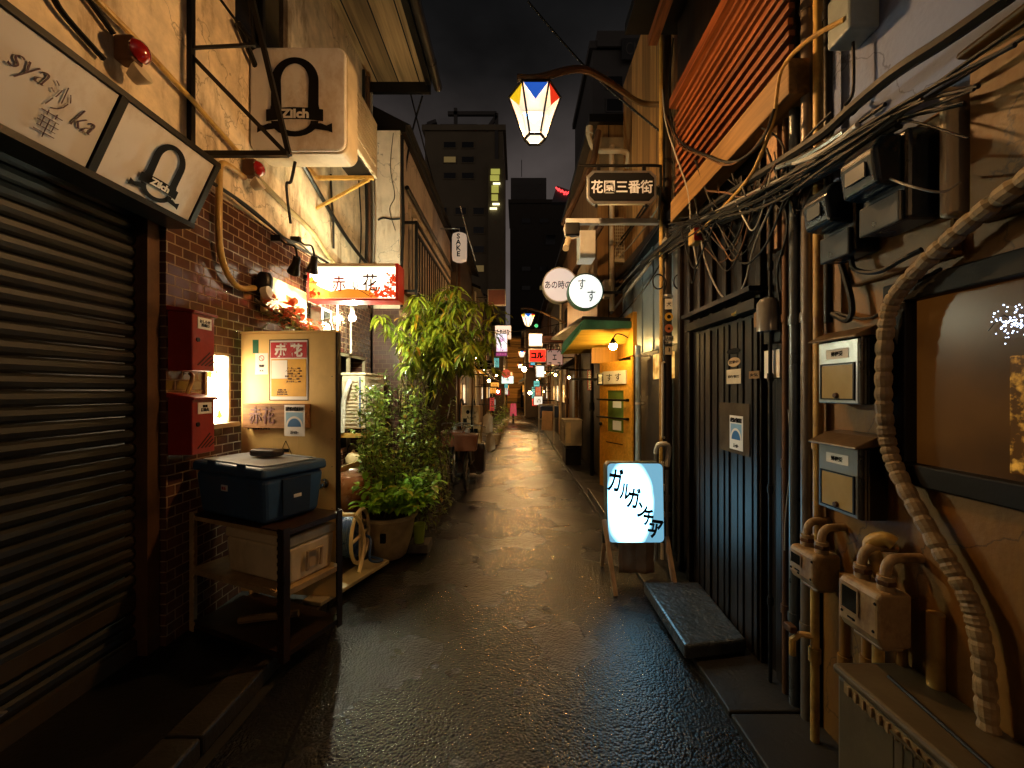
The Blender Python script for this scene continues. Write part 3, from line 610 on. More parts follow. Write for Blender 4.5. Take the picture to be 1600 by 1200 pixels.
# lit paper sign above the door
t = thing('lit_sign', 'glowing white sign with brushed characters and autumn leaves in a red frame', 'shop sign', (-1.57,3.95,2.47))
a, b = P(484,466,3.95), P(618,417,3.95); cx, cz, w, h = (a.x+b.x)/2, (a.z+b.z)/2, b.x-a.x, b.z-a.z
MB().box((a.x,3.95,a.z),(b.x,4.13,b.z)).obj('lit_face', E_sign, t)
MB().box((a.x-.02,3.94,a.z-.024),(b.x+.03,4.14,a.z-.002)).box((b.x+.002,3.94,a.z-.002),(b.x+.03,4.14,b.z+.03)).box((a.x-.02,3.94,a.z-.002),(a.x-.002,4.14,b.z+.03)).obj('red_frame', mat('red sign frame', (.45,.025,.02), .4, bump=0), t)
MB().box((a.x-.02,3.935,b.z+.002),(b.x,3.975,b.z+.03)).obj('top_rail', M_cream, t)
MB().box((a.x,3.98,b.z+.002),(b.x,4.13,b.z+.012)).obj('added_glow_top', emi('added glow panel', (1,.80,.46), 55), t)  # glow panel added on top of the sign to brighten the plaster above
FB = frame((cx,3.945,cz),0)
text('赤', .16, FB @ Matrix.Translation((-.13,-.01,.001)), M_redink, t, bold=.0015, sx=.85); text('い', .11, FB @ Matrix.Translation((.03,-.03,.001)), M_brownink, t, bold=.0015, sx=.5); text('花', .18, FB @ Matrix.Translation((.17,.0,.001)), M_brownink, t, bold=.0015, sx=.85)
mb = MB(); mo = emi('autumn hill paint', (.85,.30,.03), .75); mr_ = emi('autumn leaf paint', (.70,.10,.02), .6)
hill = [(-w/2,-h/2),( -w/2,h*.12),(-w*.47,h*.2),(-w*.42,-.02),(-w*.36,-.05),(-w*.25,-.085),(-w*.05,-.06),(w*.2,-.075),(w*.3,-h/2)]
mb.poly([FB @ Vector((p[0],p[1],.0006)) for p in hill]); mb.obj('painted_hill', mo, t)
mb = MB()
for i in range(120):
    lx = rnd.choice([rnd.gauss(w*.42,.05), rnd.uniform(w*.2,w*.49), rnd.gauss(-w*.45,.04)]); ly = -h/2+abs(rnd.gauss(0,.07)) if lx < w*.4 else rnd.uniform(-h/2, h*.28)
    lx = max(-w/2+.01, min(w/2-.01, lx)); ly = min(ly, h/2-.02); s = rnd.uniform(.010,.028); a0 = rnd.random()*6
    mb.poly([FB @ Vector((lx+s*math.cos(a0+k*2.1)*(1 if k else 1.5), max(-h/2+.001, ly+s*math.sin(a0+k*2.1)), .0012)) for k in range(3)])
mb.obj('painted_leaves', mr_, t)
mb = MB().tube([FB @ Vector(p) for p in ((-.02,-.03,.001),(.10,-.09,.001),(.16,-.13,.001))], .003, 4).tube([FB @ Vector(p) for p in ((.42,.08,.001),(.36,-.02,.001),(.33,-.1,.001))], .003, 4)
mb.obj('painted_twigs', M_brownink, t)
MB().bar((-2.1,4.04,cz+.08),(a.x-.02,4.04,cz+.08),.03).bar((-2.1,4.04,cz-.08),(a.x-.02,4.04,cz-.08),.03).obj('arm', M_black, t)

# bare bulb by the window
t = thing('bare_bulb', 'dazzling bare white bulb beside the brown tile wall', 'bulb', (-1.75,4.35,2.37))
MB().sphere((-1.75,4.35,2.37), .036, 14).obj('bulb', E_bulbw, t, smooth=True)
MB().lathe([(.016,0),(.022,.02),(.018,.07),(.001,.075)], (-1.75,4.35,2.407), 12).obj('socket', M_cream, t, smooth=True)
MB().tube(smoothpath([(-1.75,4.35,2.48),(-1.8,4.36,2.55),(-1.95,4.4,2.60),(-2.09,4.45,2.55)],4), .008, 6).obj('lead', M_cableg, t)
put(MB().tube(smoothpath([(-2.0,4.2,2.3),(-1.93,4.2,2.32),(-1.90,4.2,2.2),(-1.97,4.2,2.15)],5), .012, 6).obj('cable', M_cableg, smooth=True), 'pale loop of cable left of the bare bulb', 'cable')
t = thing('electric_box', 'pale grey meter box on the tiles left of the bare bulb', 'meter box', (-2.05,4.2,2.25))
MB().box((-2.1,4.15,2.2),(-1.98,4.38,2.45)).obj('case', mat('pale grey plastic', (.42,.42,.38), .4), t, bevel=.012)
MB().box((-1.9795,4.19,2.3),(-1.975,4.34,2.42)).obj('window', M_glassd, t)
for y in (4.3, 4.72, 5.1): put(MB().tube([(-2.07,y,2.06),(-2.07,y,2.95)], .014, 8).obj('conduit_pipe', M_cream, smooth=True), 'thin vertical conduit on the tiles under the lit red framed sign', 'pipe', 'conduits under the lit sign')

# ivory door standing open
hx = Vector((-2.05,3.04,0)); fx = Vector((-1.305,2.95,0)); dv = fx-hx; DW = dv.length; rz = math.atan2(dv.y, dv.x)
DM = Matrix.Translation(hx) @ Matrix.Rotation(rz, 4, 'Z')
t = thing('door', 'ivory steel door standing open beside the tiled wall', 'door', mw=DM)
MB().box((0,0,.11),(DW,.042,2.02)).obj('leaf', M_doorL, t, local=True, bevel=.005)
MB().box((DW+.001,-.002,.11),(DW+.012,.044,2.02)).obj('edge_strip', M_black, t, local=True)
MB().box((-.002,-.004,2.021),(DW,.06,2.035)).obj('top_strip', M_doorL, t, local=True)
mb = MB().lathe([(.034,0),(.034,.008),(.014,.012),(.014,.035),(.030,.045),(.034,.062),(.026,.078),(.001,.082)], (DW-.085,0,.93), 18, M=Matrix.Rotation(R(90),4,'X'))
mb.obj('knob', mat('chrome', (.6,.6,.6), .12, 1.0, bump=0), t, smooth=True, local=True)
mb = MB()
for z in (.3,.6,.75,1.05,1.25,1.45,1.7): mb.lathe([(.004,0),(.001,.002)], (DW-.03,0,z), 6, M=Matrix.Rotation(R(90),4,'X'))
mb.obj('rivets', M_rust, t, local=True)
def on_door(px, py): 
    """door coordinates of something seen at this place on the leaf"""
    k = (px-CX)/F; s_ = (k*hx.y-hx.x)/(dv.x/DW-k*dv.y/DW); y = hx.y+dv.y/DW*s_; return s_, H-(py-CY)/F*y
def DF(x, z, out=.003): return DM @ Matrix.Translation((x,-out,z)) @ Matrix.Rotation(R(90),4,'X')
def paper(name, lab, cat, px0, py0, px1, py1, m=M_paper, th=.0015, group=None, off=.0):
    x0, z1 = on_door(px0, py0); x1, z0 = on_door(px1, py1)
    tt = thing(name, lab, cat, mw=DM @ Matrix.Translation(((x0+x1)/2,-off,z0)), group=group); w, h = x1-x0, z1-z0
    MB().box((-w/2,-th,0),(w/2,-.0002,h)).obj('sheet', m, tt, local=True)
    return tt, w, h, (x0+x1)/2, z0, z1
tt, w, h, xc, z0, z1 = paper('menu_poster', 'white bordered menu poster with a red heading above yellow price lines', 'poster', 421, 531, 482, 626)
MB().box((-w/2+.012,-.003,h*.70),(w/2-.012,-.0017,h-.02)).obj('red_heading', mat('poster red', (.42,.012,.02), .6, bump=0), tt, local=True)
MB().box((-w/2+.016,-.003,.03),(w/2-.016,-.0017,h*.68)).obj('yellow_panel', mat('poster yellow', (.68,.36,.02), .6, bump=0), tt, local=True)
MB().box((-w/2+.02,-.0042,h*.36),(-.01,-.0032,h*.66)).obj('white_panel', M_paper, tt, local=True)
text('赤 花', .10, DF(xc, z0+h*.82, .0035), M_pale, tt, bold=.0035, w=w*.72)
text('あか      はな', .014, DF(xc, z0+h*.93, .0035), M_pale, tt)
text('\n'.join(['ビール ........ 600','ハイボール ..... 500','日本酒 ....... 700','焼酎 .. 芋・麦 ... 600','梅酒 ........ 600','おつまみ ...... 400','']), .0155, DF(xc+.04, z0+h*.42, .0045), M_brownink, tt, line=1.25)
text('\n'.join(['お通し 500','深夜料金 10%','おまかせ 1200']), .0135, DF(xc-.05, z0+h*.14, .0045), M_brownink, tt, line=1.2)
MB().box((-w/2,-.0022,0),(w/2,-.0016,.006)).box((-w/2,-.0022,h-.006),(w/2,-.0016,h)).box((-w/2,-.0022,.006),(-w/2+.006,-.0016,h-.006)).box((w/2-.006,-.0022,.006),(w/2,-.0016,h-.006)).obj('border_line', M_ink, tt, local=True)
tt, w, h, xc, z0, z1 = paper('no_smoking_notice', 'small white no smoking notice left of the menu poster', 'notice', 399, 552, 419, 585)
mb = MB()
for i in range(20):
    a0, a1 = 2*math.pi*i/20, 2*math.pi*(i+1)/20
    mb.poly([(.022*math.cos(a),-.0025,h*.76+.022*math.sin(a)) for a in (a0,a1)] + [(.017*math.cos(a),-.0025,h*.76+.017*math.sin(a)) for a in (a1,a0)])
mb.bar((-.015,-.0025,h*.76+.015),(.015,-.0025,h*.76-.015),.004,.001).obj('no_smoking_ring', M_redink, tt, local=True)
text('禁煙', .022, DF(xc, z0+h*.40), M_ink, tt); text('▲ ▲', .014, DF(xc, z0+h*.18), M_ink, tt)
paper('green_sticker', 'small torn green sticker in the top corner of the ivory door', 'sticker', 395, 531, 404, 552, mat('green sticker', (.02,.14,.07), .5, bump=0))
t = thing('door_nameplate', 'rough wooden nameplate box with brushed characters on the ivory door', 'nameplate', mw=DM @ Matrix.Translation((on_door(438,668)[0],-.0,on_door(438,668)[1])))
x0, z1 = on_door(393, 630); x1, z0 = on_door(489, 668); w, h = x1-x0, z1-z0
MB().box((-w/2,-.07,0),(w/2,-.001,h)).obj('board', wood('rough board', (.30,.15,.06), .6, 'X', 1.2, var=.5), t, local=True, bevel=.004)
xc = on_door(438,668)[0]
text('赤花', .13, DF(xc-.09, z0+h*.52, .0735), mat('brush red', (.10,.008,.006), .5, bump=0), t, bold=.001, sx=.8)
mb = MB()
for i in range(9): mb.box((-w/2+.03+i*.02,-.06,-.01),(-w/2+.04+i*.02,-.05,-.0005))
mb.obj('drip_pegs', M_black, t, local=True)
def wave_poster(M, w, h, lab, name='prevention_poster'):
    tt = thing(name, lab, 'poster', mw=M)
    MB().box((-w/2,0,-.0),(w/2,h,.0015)).obj('sheet', M_paper, tt, local=True)
    mb = MB(); n = 16
    mb.poly([(-w*.42,h*.3,.002),(w*.42,h*.3,.002),(w*.42,h*.76,.002),(-w*.42,h*.76,.002)]); mb.obj('pale_blue_ground', mat('print pale blue', (.22,.42,.60), .6, bump=0), tt, local=True)
    def arch(r0, r1, z, m, nm):
        b = MB()
        for i in range(n):
            a0, a1 = math.pi*i/n, math.pi*(i+1)/n
            b.poly([(w*r1*math.cos(a0),h*.3+h*r1*.8*math.sin(a0),z),(w*r1*math.cos(a1),h*.3+h*r1*.8*math.sin(a1),z),(w*r0*math.cos(a1),h*.3+h*r0*.8*math.sin(a1),z),(w*r0*math.cos(a0),h*.3+h*r0*.8*math.sin(a0),z)])
        b.obj(nm, m, tt, local=True)
    arch(.0,.32,.003,mat('print blue', (.015,.13,.34), .6, bump=0),'blue_dome'); arch(.34,.42,.003,M_paper,'white_arc')
    text('感染防止徹底宣言', .03, M @ Matrix.Translation((0,h*.87,.003)), M_ink, tt, w=w*.86, bold=.0008)
    text('ステッカー', .03, M @ Matrix.Translation((0,h*.12,.003)), M_ink, tt, w=w*.4)
    return tt
x0, z1 = on_door(455, 632); x1, z0 = on_door(486, 680); 
wave_poster(DM @ Matrix.Translation(((x0+x1)/2,-.072,z0)) @ Matrix.Rotation(R(90),4,'X'), x1-x0, z1-z0, 'white and blue dome print leaf tacked over the door nameplate')
tt, w, h, xc, z0, z1 = paper('camera_notice', 'yellow triangular surveillance camera notice low on the ivory door', 'notice', 427, 684, 467, 716, M_doorL)
mb = MB().bar((-w*.3,-.003,.0),(0,-.003,h*.86),.003,.002).bar((w*.3,-.003,.0),(0,-.003,h*.86),.003,.002).bar((-w*.3,-.003,.0),(w*.3,-.003,.0),.003,.002)
mb.box((-.02,-.004,h*.3),(.025,-.002,h*.46)).box((-.035,-.004,h*.26),(-.021,-.002,h*.38)); mb.obj('camera_pictogram', M_ink, tt, local=True)

# trolley with coolers
CMx = Matrix.Translation((-1.60,2.62,.085)) @ Matrix.Rotation(R(-22.6),4,'Z')
t = thing('trolley', 'rusty three shelf angle iron trolley carrying two coolers', 'trolley', mw=CMx)
cw, cd = .415, .205
M_tro = mat('worn lit trolley paint', (.46,.31,.14), .5, .1, var=.4, dirt=(.06,.03,.015), dscale=5)  # lit copy of the iron: light on left legs and rails put into colour
M_trd = mat('dark trolley iron', (.035,.022,.014), .4, .5, dirt=(.12,.05,.02))
for nm, z, m in (('top_shelf', .70, M_trd), ('middle_shelf', .36, M_tro), ('bottom_shelf', .02, M_trd)):
    MB().box((-cw,-cd,z+.025),(cw,cd,z+.031)).box((-cw,cd-.006,z),(cw,cd,z+.024)).box((-cw,-cd+.007,z),(-cw+.006,cd-.007,z+.024)).box((cw-.006,-cd+.007,z),(cw,cd-.007,z+.024)).obj(nm, m, t, local=True)
    MB().box((-cw,-cd-.003,z),(cw,-cd+.0055,z+.0245)).obj('front_rail', M_tro if z > .1 else M_trd, t, local=True)
for sx_ in (-1, 1):
    for sy_ in (-1, 1):
        x, y = sx_*(cw+.004), sy_*(cd+.004); mb = MB()
        mb.box((x-sx_*.0025,y,.0),(x+sx_*.0025,y-sy_*.04,.745)).box((x+sx_*.0026-sx_*.005,y+sy_*.0005,.0),(x-sx_*.04,y+sy_*.005,.745))
        for k in range(16): mb.box((x-sx_*.039,y-sy_*.003,.04+k*.045),(x-sx_*.047,y+sy_*.004,.06+k*.045))
        mb.obj('leg', M_tro if sx_ < 0 else M_trd, t, local=True)
def taper_box(mb, x0, x1, y0, y1, z0, z1, k, m=0):
    return mb.add([(x0+k,y0+k,z0),(x1-k,y0+k,z0),(x1-k,y1-k,z0),(x0+k,y1-k,z0),(x0,y0,z1),(x1,y0,z1),(x1,y1,z1),(x0,y1,z1)],
                  [(0,3,2,1),(4,5,6,7),(0,1,5,4),(1,2,6,5),(2,3,7,6),(3,0,4,7)], m)
c = thing('cooler', 'blue cooler with pale lid on top of the trolley', 'cooler', mw=CMx @ Matrix.Translation((-.075,.01,.734)) @ Matrix.Rotation(R(-3),4,'Z'))
taper_box(MB(), -.345,.345,-.205,.205,0,.27,.025).obj('tub', M_navy, c, local=True, bevel=.03, seg=3)
taper_box(MB(), -.355,.355,-.215,.215,.272,.335,-.004).obj('lid_rim', M_navy, c, local=True, bevel=.02, seg=3)
MB().rrect(.64,.36,.008,.04,.336).rrect(.60,.03,.008,.01,.344,c=(0,.14)).obj('lid', M_lid, c, local=True, bevel=.003)
taper_box(MB(), .335,.352,-.09,.10,.03,.25,.006).obj('handle_recess', mat('dark navy', (.008,.016,.03), .5), c, local=True, bevel=.006)
MB().box((-.06,-.204,.17),(.0,-.1995,.205)).obj('label', M_paper, c, local=True)
text('鮮魚', .022, MW[c] @ Matrix.Translation((-.03,-.2055,.187)) @ Matrix.Rotation(R(90),4,'X'), M_redink, c)
MB().box((.3525,-.02,.13),(.355,.03,.15)).obj('label', M_paper, c, local=True)
MB().box((-.18,-.217,.275),(-.10,-.212,.35)).box((.12,-.217,.275),(.20,-.212,.35)).obj('latch', M_navy, c, local=True)
put(MB().rrect(.20,.10,.045,.02,0).obj('black_pouch', mat('black leather', (.02,.010,.008), .5, bump=.4), bevel=.014, mw=MW[c] @ Matrix.Translation((.02,.03,.3535)) @ Matrix.Rotation(R(10),4,'Z')), 'dark oblong pouch lying on the lid of the blue cooler', 'pouch')
c = thing('cooler', 'yellowed white cooler on the middle shelf of the trolley', 'cooler', mw=CMx @ Matrix.Translation((.09,.02,.392)))
taper_box(MB(), -.26,.29,-.165,.165,0,.215,.012).obj('tub', M_wcool, c, local=True, bevel=.018, seg=3)
taper_box(MB(), -.265,.295,-.17,.17,.217,.275,.0).obj('lid', M_wcool, c, local=True, bevel=.014, seg=3)
MB().tube([(.297,-.05,.05),(.305,-.05,.16),(.305,.05,.16),(.297,.05,.05)], .01, 6).obj('handle', M_card, c, local=True)
MB().box((.291,-.03,.06),(.2935,.02,.15)).obj('label', M_card, c, local=True)
put(MB().tube(smoothpath([(-.12,-.1,.07),(0,-.02,.075),(.1,.06,.07),(.16,.1,.075)],4), .022, 6).obj('rag', mat('ochre rag', (.22,.13,.05), .9, bump=.8), mw=CMx, smooth=True), 'rolled ochre rag on the bottom shelf of the trolley', 'rag')

# ------------------------------------------------------------------ street lanterns of the lane
def lantern(x, y, z, lab, arm_pts, k=1.0, st=None):
    """hexagonal hanging lantern: white panes with coloured triangles; z = height of its top rim"""
    t = thing('street_lantern', lab, 'street lamp', (x,y,z), group='hexagonal street lanterns along the lane')
    rings = [(.178,0),(.072,-.29)]
    V = [[Vector((x+r*k*math.sin(R(60*i+30)), y-r*k*math.cos(R(60*i+30)), z+dz*k)) for i in range(6)] for r, dz in rings]
    cols = [1,2,3,1,2,3]; white = MB()             # face i lies between corners i-1 and i
    for i in range(6):
        a0, a1, b0, b1 = V[0][i-1], V[0][i], V[1][i-1], V[1][i]; m_ = (a0+a1)/2*.66+(b0+b1)/2*.34
        MB().poly([a0,a1,m_]).obj('coloured_pane', {1:E_blue,2:E_redp,3:E_yel}[cols[i]], t)
        white.poly([a0,m_,b0]); white.poly([a1,b1,m_]); white.poly([b0,m_,b1])
    white.poly(V[1]); white.obj('white_panes', E_warm, t)
    fr = MB()
    for i in range(6):
        fr.tube([V[0][i],V[1][i]], .0075*k, 6)
        for j in (0,1): fr.tube([V[j][i-1],V[j][i]], (.009,.010)[j]*k, 6)
    fr.lathe([(.10*k,.05*k),(.165*k,.016*k),(.17*k,.008*k),(.001,.008*k)], (x,y,z), 6, M=Matrix.Rotation(R(0),3,'Z'))
    fr.obj('frame', M_black, t)
    li = bpy.data.lights.new('lamp_light', 'POINT'); li.energy = st or LANTERN; li.color = (1,.53,.19); li.shadow_soft_size = .045
    lo = bpy.data.objects.new('lamp_light', li); C.objects.link(lo); lo.parent = t; lo.location = (0,0,-.13*k)
    MB().tube([(x,y,z+.04*k),(x,y,z+.13*k)], .018*k, 8).obj('hanger', M_rust, t)
    MB().tube(smoothpath(arm_pts,8), .025*k, 8).obj('arm', mat('painted lamp arm', (.12,.075,.035), .45, .2, dirt=(.05,.03,.015)), t, smooth=True)
    return t
LY = 2.85
lx, lz = P(837,126,LY-.15).x, P(837,126,LY-.154).z
lantern(lx, LY, lz, 'nearest lantern with blue, yellow and red panes high over the lane', [(lx-.12,LY,lz+.135),(lx+.02,LY,lz+.135),P(905,108,3.0),P(950,127,3.3),P(1000,160,3.93),(1.44,3.95,4.36)])
lantern(.28, 10.5, 3.55, 'second lantern, small, glowing orange past the round white signs', [(.1,10.5,3.69),(.3,10.5,3.69),(.7,10.7,3.62),(1.3,11.0,3.4)])
lantern(.22, 19.0, 3.42, 'third lantern, tiny, in front of the orange house front', [(.05,19,3.56),(.3,19,3.56),(.8,19.2,3.5),(1.3,19.4,3.3)])
lantern(.8, -4.6, 3.6, 'unseen lantern of the same row, added behind the viewer', [(.65,-4.6,3.73),(.85,-4.6,3.73),(1.1,-4.3,3.7),(1.42,-4.0,3.6)], st=LANTERN*.55)  # out of view; added to light the surfaces that face the camera
lantern(.2, 28.0, 3.4, 'farthest lantern, added at the end of the lane to light the orange house', [(.05,28,3.54),(.3,28,3.54),(.8,28.2,3.5),(1.3,28.4,3.3)], st=800)  # lamp added to brighten the house closing the lane

# ------------------------------------------------------------------ right: plaster house with window, mailboxes, meters
XR = 1.42
B1 = thing('plaster_house', 'grey plaster house at the right, orange light coloured into its lower wall, with a dark framed window', 'building', (1.6,1,0))
wy0, wy1, wz0, wz1 = .45, 1.56, 1.27, 1.99
MB().box((XR,-1.5,2.30),(XR+.25,1.90,6.2)).obj('upper_wall', M_plastR, B1)
MB().box((XR,-1.5,.03),(XR+.25,1.90,wz0)).box((XR,-1.5,wz1),(XR+.25,1.90,2.298)).box((XR,-1.5,wz0),(XR+.25,wy0,wz1)).box((XR,wy1,wz0),(XR+.25,1.90,wz1)).obj('lower_wall', M_ochre, B1)  # ochre here puts the orange light on the lower wall into its colour
MB().box((XR+.25,-1.5,.03),(8,1.88,6.25)).obj('inner_walls', M_dark, B1)
wf = MB().box((XR-.03,wy0,wz1-.07),(XR+.05,wy1,wz1+.005)).box((XR-.03,wy0,wz0-.005),(XR+.05,wy1,wz0+.07)).box((XR-.03,wy0,wz0+.07),(XR+.05,wy0+.07,wz1-.07)).box((XR-.03,wy1-.09,wz0+.07),(XR+.05,wy1,wz1-.07)).box((XR-.01,1.0,wz0+.07),(XR+.04,1.03,wz1-.07)).obj('window_frame', mat('dark wooden window frame', (.007,.006,.005), .6, bump=.15, spec=.2), B1, bevel=.006)
MB().box((XR+.015,wy0+.07,wz0+.07),(XR+.02,wy1-.09,wz1-.07)).obj('window_pane', glowpane('brown lit pane', (.14,.045,.006), (.030,.008,.002), .30, 2.2, .5), B1)
mg, tg, bgd = nodes_of('amber bokeh glass'); bgd.inputs['Base Color'].default_value = (.35,.16,.03,1); bgd.inputs['Roughness'].default_value = .08
bgd.inputs['Emission Color'].default_value = (.60,.22,.02,1); bgd.inputs['Emission Strength'].default_value = .10
vo = tg.nodes.new('ShaderNodeTexVoronoi'); vo.inputs['Scale'].default_value = 60; tcg = tg.nodes.new('ShaderNodeTexCoord'); tg.links.new(tcg.outputs['Object'], vo.inputs['Vector'])
bpg = tg.nodes.new('ShaderNodeBump'); bpg.inputs['Distance'].default_value = .02; tg.links.new(vo.outputs['Distance'], bpg.inputs['Height']); tg.links.new(bpg.outputs[0], bgd.inputs['Normal'])
MB().box((XR+.003,1.04,1.36),(XR+.013,1.185,1.70)).obj('amber_bokeh_plate', glowpane('amber bokeh', (.95,.42,.05), (.07,.022,.003), .5, 48, .60), B1, bevel=.004)  # glowing plate with blurred amber light spots painted into its colour
t = thing('fairy_lights', 'cluster of tiny blue white fairy lights behind the dark window', 'fairy lights', (XR,1.15,1.8))
mb = MB()
for i in range(110):
    yy, zz = rnd.gauss(1.165,.035), rnd.gauss(1.795,.022)
    if abs(yy-1.165) > .09: continue
    mb.sphere((XR+.004, yy, zz), rnd.uniform(.0012,.0026), 6)
mb.obj('led_points', emi('cold led', (.62,.72,1), 6), t)['kind'] = 'stuff'
MB().tube(smoothpath([(XR+.006,1.08,1.80),(XR+.006,1.12,1.83),(XR+.006,1.16,1.78),(XR+.006,1.20,1.82),(XR+.006,1.24,1.78)],4), .0015, 4).obj('wire', M_cable, t)

# mailboxes on the right wall
def mailbox(zb, zt, lab):
    y0, y1, x0 = 1.565, 1.79, 1.315
    t = thing('mailbox', lab, 'mailbox', (1.37,1.68,zb), group='steel mailboxes on the right wall')
    body = mat('mailbox dark steel', (.07,.058,.045), .3, .8, var=.3, dirt=(.04,.02,.01))
    MB().box((x0,y0,zb),(XR,y1,zt)).obj('body', body, t, bevel=.006)
    MB().prism([(x0-.035,y0-.014,zt-.012),(x0-.034,y0-.014,zt-.002),(XR-.06,y0-.014,zt+.035),(XR,y0-.014,zt+.045),(XR,y0-.014,zt+.006)], (0,y1-y0+.028,0)).obj('lid', mat('weathered lid', (.20,.13,.07), .35, .4, var=.5, dirt=(.05,.03,.02)), t, bevel=.004)
    MB().box((x0-.004,y0+.012,zb+.004),(x0-.0005,y1-.012,zt-.014)).obj('front_plate', M_steel, t, bevel=.002)
    MB().box((x0-.007,y0+.03,zb+.022),(x0-.0045,y1-.03,zb+.158)).obj('viewing_panel', mat('yellowed acrylic', (.40,.29,.12), .25, 0, var=.2, bump=.02), t)
    MB().box((x0-.0095,y0+.03,zb+.16),(x0-.0045,y1-.03,zb+.166)).box((x0-.0095,y0+.03,zb+.016),(x0-.0045,y1-.03,zb+.022)).box((x0-.0096,y0+.024,zb+.016),(x0-.0046,y0+.0305,zb+.166)).box((x0-.0096,y1-.0305,zb+.016),(x0-.0046,y1-.024,zb+.166)).obj('panel_frame', M_black, t)
    MB().box((x0-.006,y0+.055,zt-.085),(x0-.0043,y1-.055,zt-.045)).obj('name_card', M_paper, t)
    MB().lathe([(.012,0),(.010,.010),(.001,.011)], (x0-.0072,(y0+y1)/2,zb+.034), 10, M=Matrix.Rotation(R(-90),4,'Y')).obj('knob', M_rust, t)
    MB().box((x0+.012,y0-.003,zb+.004),(x0+.018,y0-.0003,zt-.014)).box((x0+.026,y0-.003,zb+.004),(x0+.030,y0-.0003,zt-.014)).obj('edge_bead', M_steel, t)
    text('郵便受', .02, frame((x0-.0064,(y0+y1)/2,zt-.065),-90), M_ink, t, bold=.0005)
mailbox(1.545, 1.815, 'upper steel mailbox with a yellowed panel beside the dark window')
mailbox(1.10, 1.385, 'lower steel mailbox with a wet lid above the gas meters')

# gas meters
def gas_meter(y0, y1, zb, zt, X, lab):
    t = thing('gas_meter', lab, 'gas meter', (X,(y0+y1)/2,zb), group='gas meters on the right wall'); w = y1-y0
    mm = mat('beige meter paint', (.30,.20,.095), .5, 0, var=.25, scale=14, dirt=(.12,.05,.02), dscale=11, damt=.85)
    pr = [(X,y0,zb+.035),(X+.015,y0,zb),(X+.12,y0,zb),(X+.12,y0,zt),(X+.01,y0,zt),(X,y0,zt-.02)]
    MB().prism(pr, (0,w,0)).obj('body', mm, t, bevel=.014, seg=3)
    MB().box((X+.03,y0+.02,zb-.02),(X+.11,y1-.03,zb-.001)).obj('lower_case', mm, t, bevel=.01)
    MB().box((X-.004,y1-w*.52,zb+.075),(X-.0005,y1-w*.12,zt-.03)).obj('counter_window', M_glassd, t, bevel=.002)
    MB().box((X-.006,y1-w*.55,zb+.07),(X-.0045,y1-w*.52,zt-.025)).box((X-.006,y1-w*.12,zb+.07),(X-.0045,y1-w*.09,zt-.025)).box((X-.006,y1-w*.52,zt-.030),(X-.0045,y1-w*.12,zt-.025)).box((X-.006,y1-w*.52,zb+.07),(X-.0045,y1-w*.12,zb+.075)).obj('window_rim', mm, t)
    MB().box((X-.001,y1-w*.45,zb+.045),(X+.001,y1-w*.25,zb+.052)).obj('slot', M_ink, t)
    for a, b in ((.08,.8),(.6,.25),(.9,.3),(.12,.28)): MB().lathe([(.006,0),(.004,.003),(.001,.003)], (X,y0+w*a,zb+(zt-zb)*b), 8, M=Matrix.Rotation(R(-90),4,'Y')).obj('screw', M_ink, t)
    for yy in (y0+w*.22, y1-w*.22):
        mb = MB().tube(smoothpath([(X+.06,yy,zt),(X+.06,yy,zt+.07),(X+.075,yy,zt+.10),(X+.10,yy,zt+.11),(XR+.01,yy,zt+.11)],4), .0165, 10)
        mb.lathe([(.026,0),(.026,.018),(.019,.02),(.019,.034),(.026,.036),(.026,.05)], (X+.06,yy,zt), 12)
        mb.obj('union_pipe', mm, t, smooth=True)
        MB().lathe([(.028,.019),(.030,.022),(.030,.033),(.028,.036)], (X+.06,yy,zt), 6).obj('union_nut', M_rust, t)
    MB().box((X+.02,y1,zb+.01),(X+.09,y1+.025,zt-.03)).obj('side_box', mm, t, bevel=.006)
gas_meter(1.74, 1.90, .745, .895, 1.26, 'farther beige gas meter lower on the wall beside the pipes')
gas_meter(1.40, 1.575, .71, .90, 1.235, 'nearer beige gas meter below the steel mailboxes')
for i, (y, X, z0, z1, r, m) in enumerate([(1.83,1.33,.02,.745,.018,M_yellow),(1.52,1.34,.02,.70,.019,M_yellow),(1.60,1.37,.02,.95,.021,M_ochre),(1.47,1.38,.02,.70,.018,M_ochre),(1.36,1.39,.02,.86,.024,M_yellow),(1.70,1.36,.02,.84,.02,M_ochre)]):
    put(MB().tube([(X,y,z0),(X,y,z1)], r, 10).lathe([(r+.006,-.03),(r+.006,.03)], (X,y,z0+(z1-z0)*.55), 10).obj('gas_pipe', m, smooth=True), 'upright gas pipe with a coupling under the beige meters', 'pipe', 'gas pipes under the meters')
t = thing('gas_cock', 'brass gas cock with elbow on the pipe under the farther meter', 'valve', (1.30,1.86,.45))
MB().tube([(1.33,1.83,.5),(1.28,1.85,.5),(1.25,1.86,.47),(1.25,1.86,.40)], .014, 8).obj('elbow', M_yellow, t, smooth=True)
MB().box((1.235,1.85,.5),(1.265,1.90,.53)).obj('handle', M_rust, t, bevel=.004)
put(MB().tube(smoothpath([(1.38,1.50,1.04),(1.36,1.52,1.05),(1.34,1.55,1.02),(1.345,1.53,.95),(1.36,1.53,.9)],5), .026, 10).obj('gas_pipe', M_yellow, smooth=True), 'thick yellow gas pipe bending out under the lower mailbox', 'pipe')

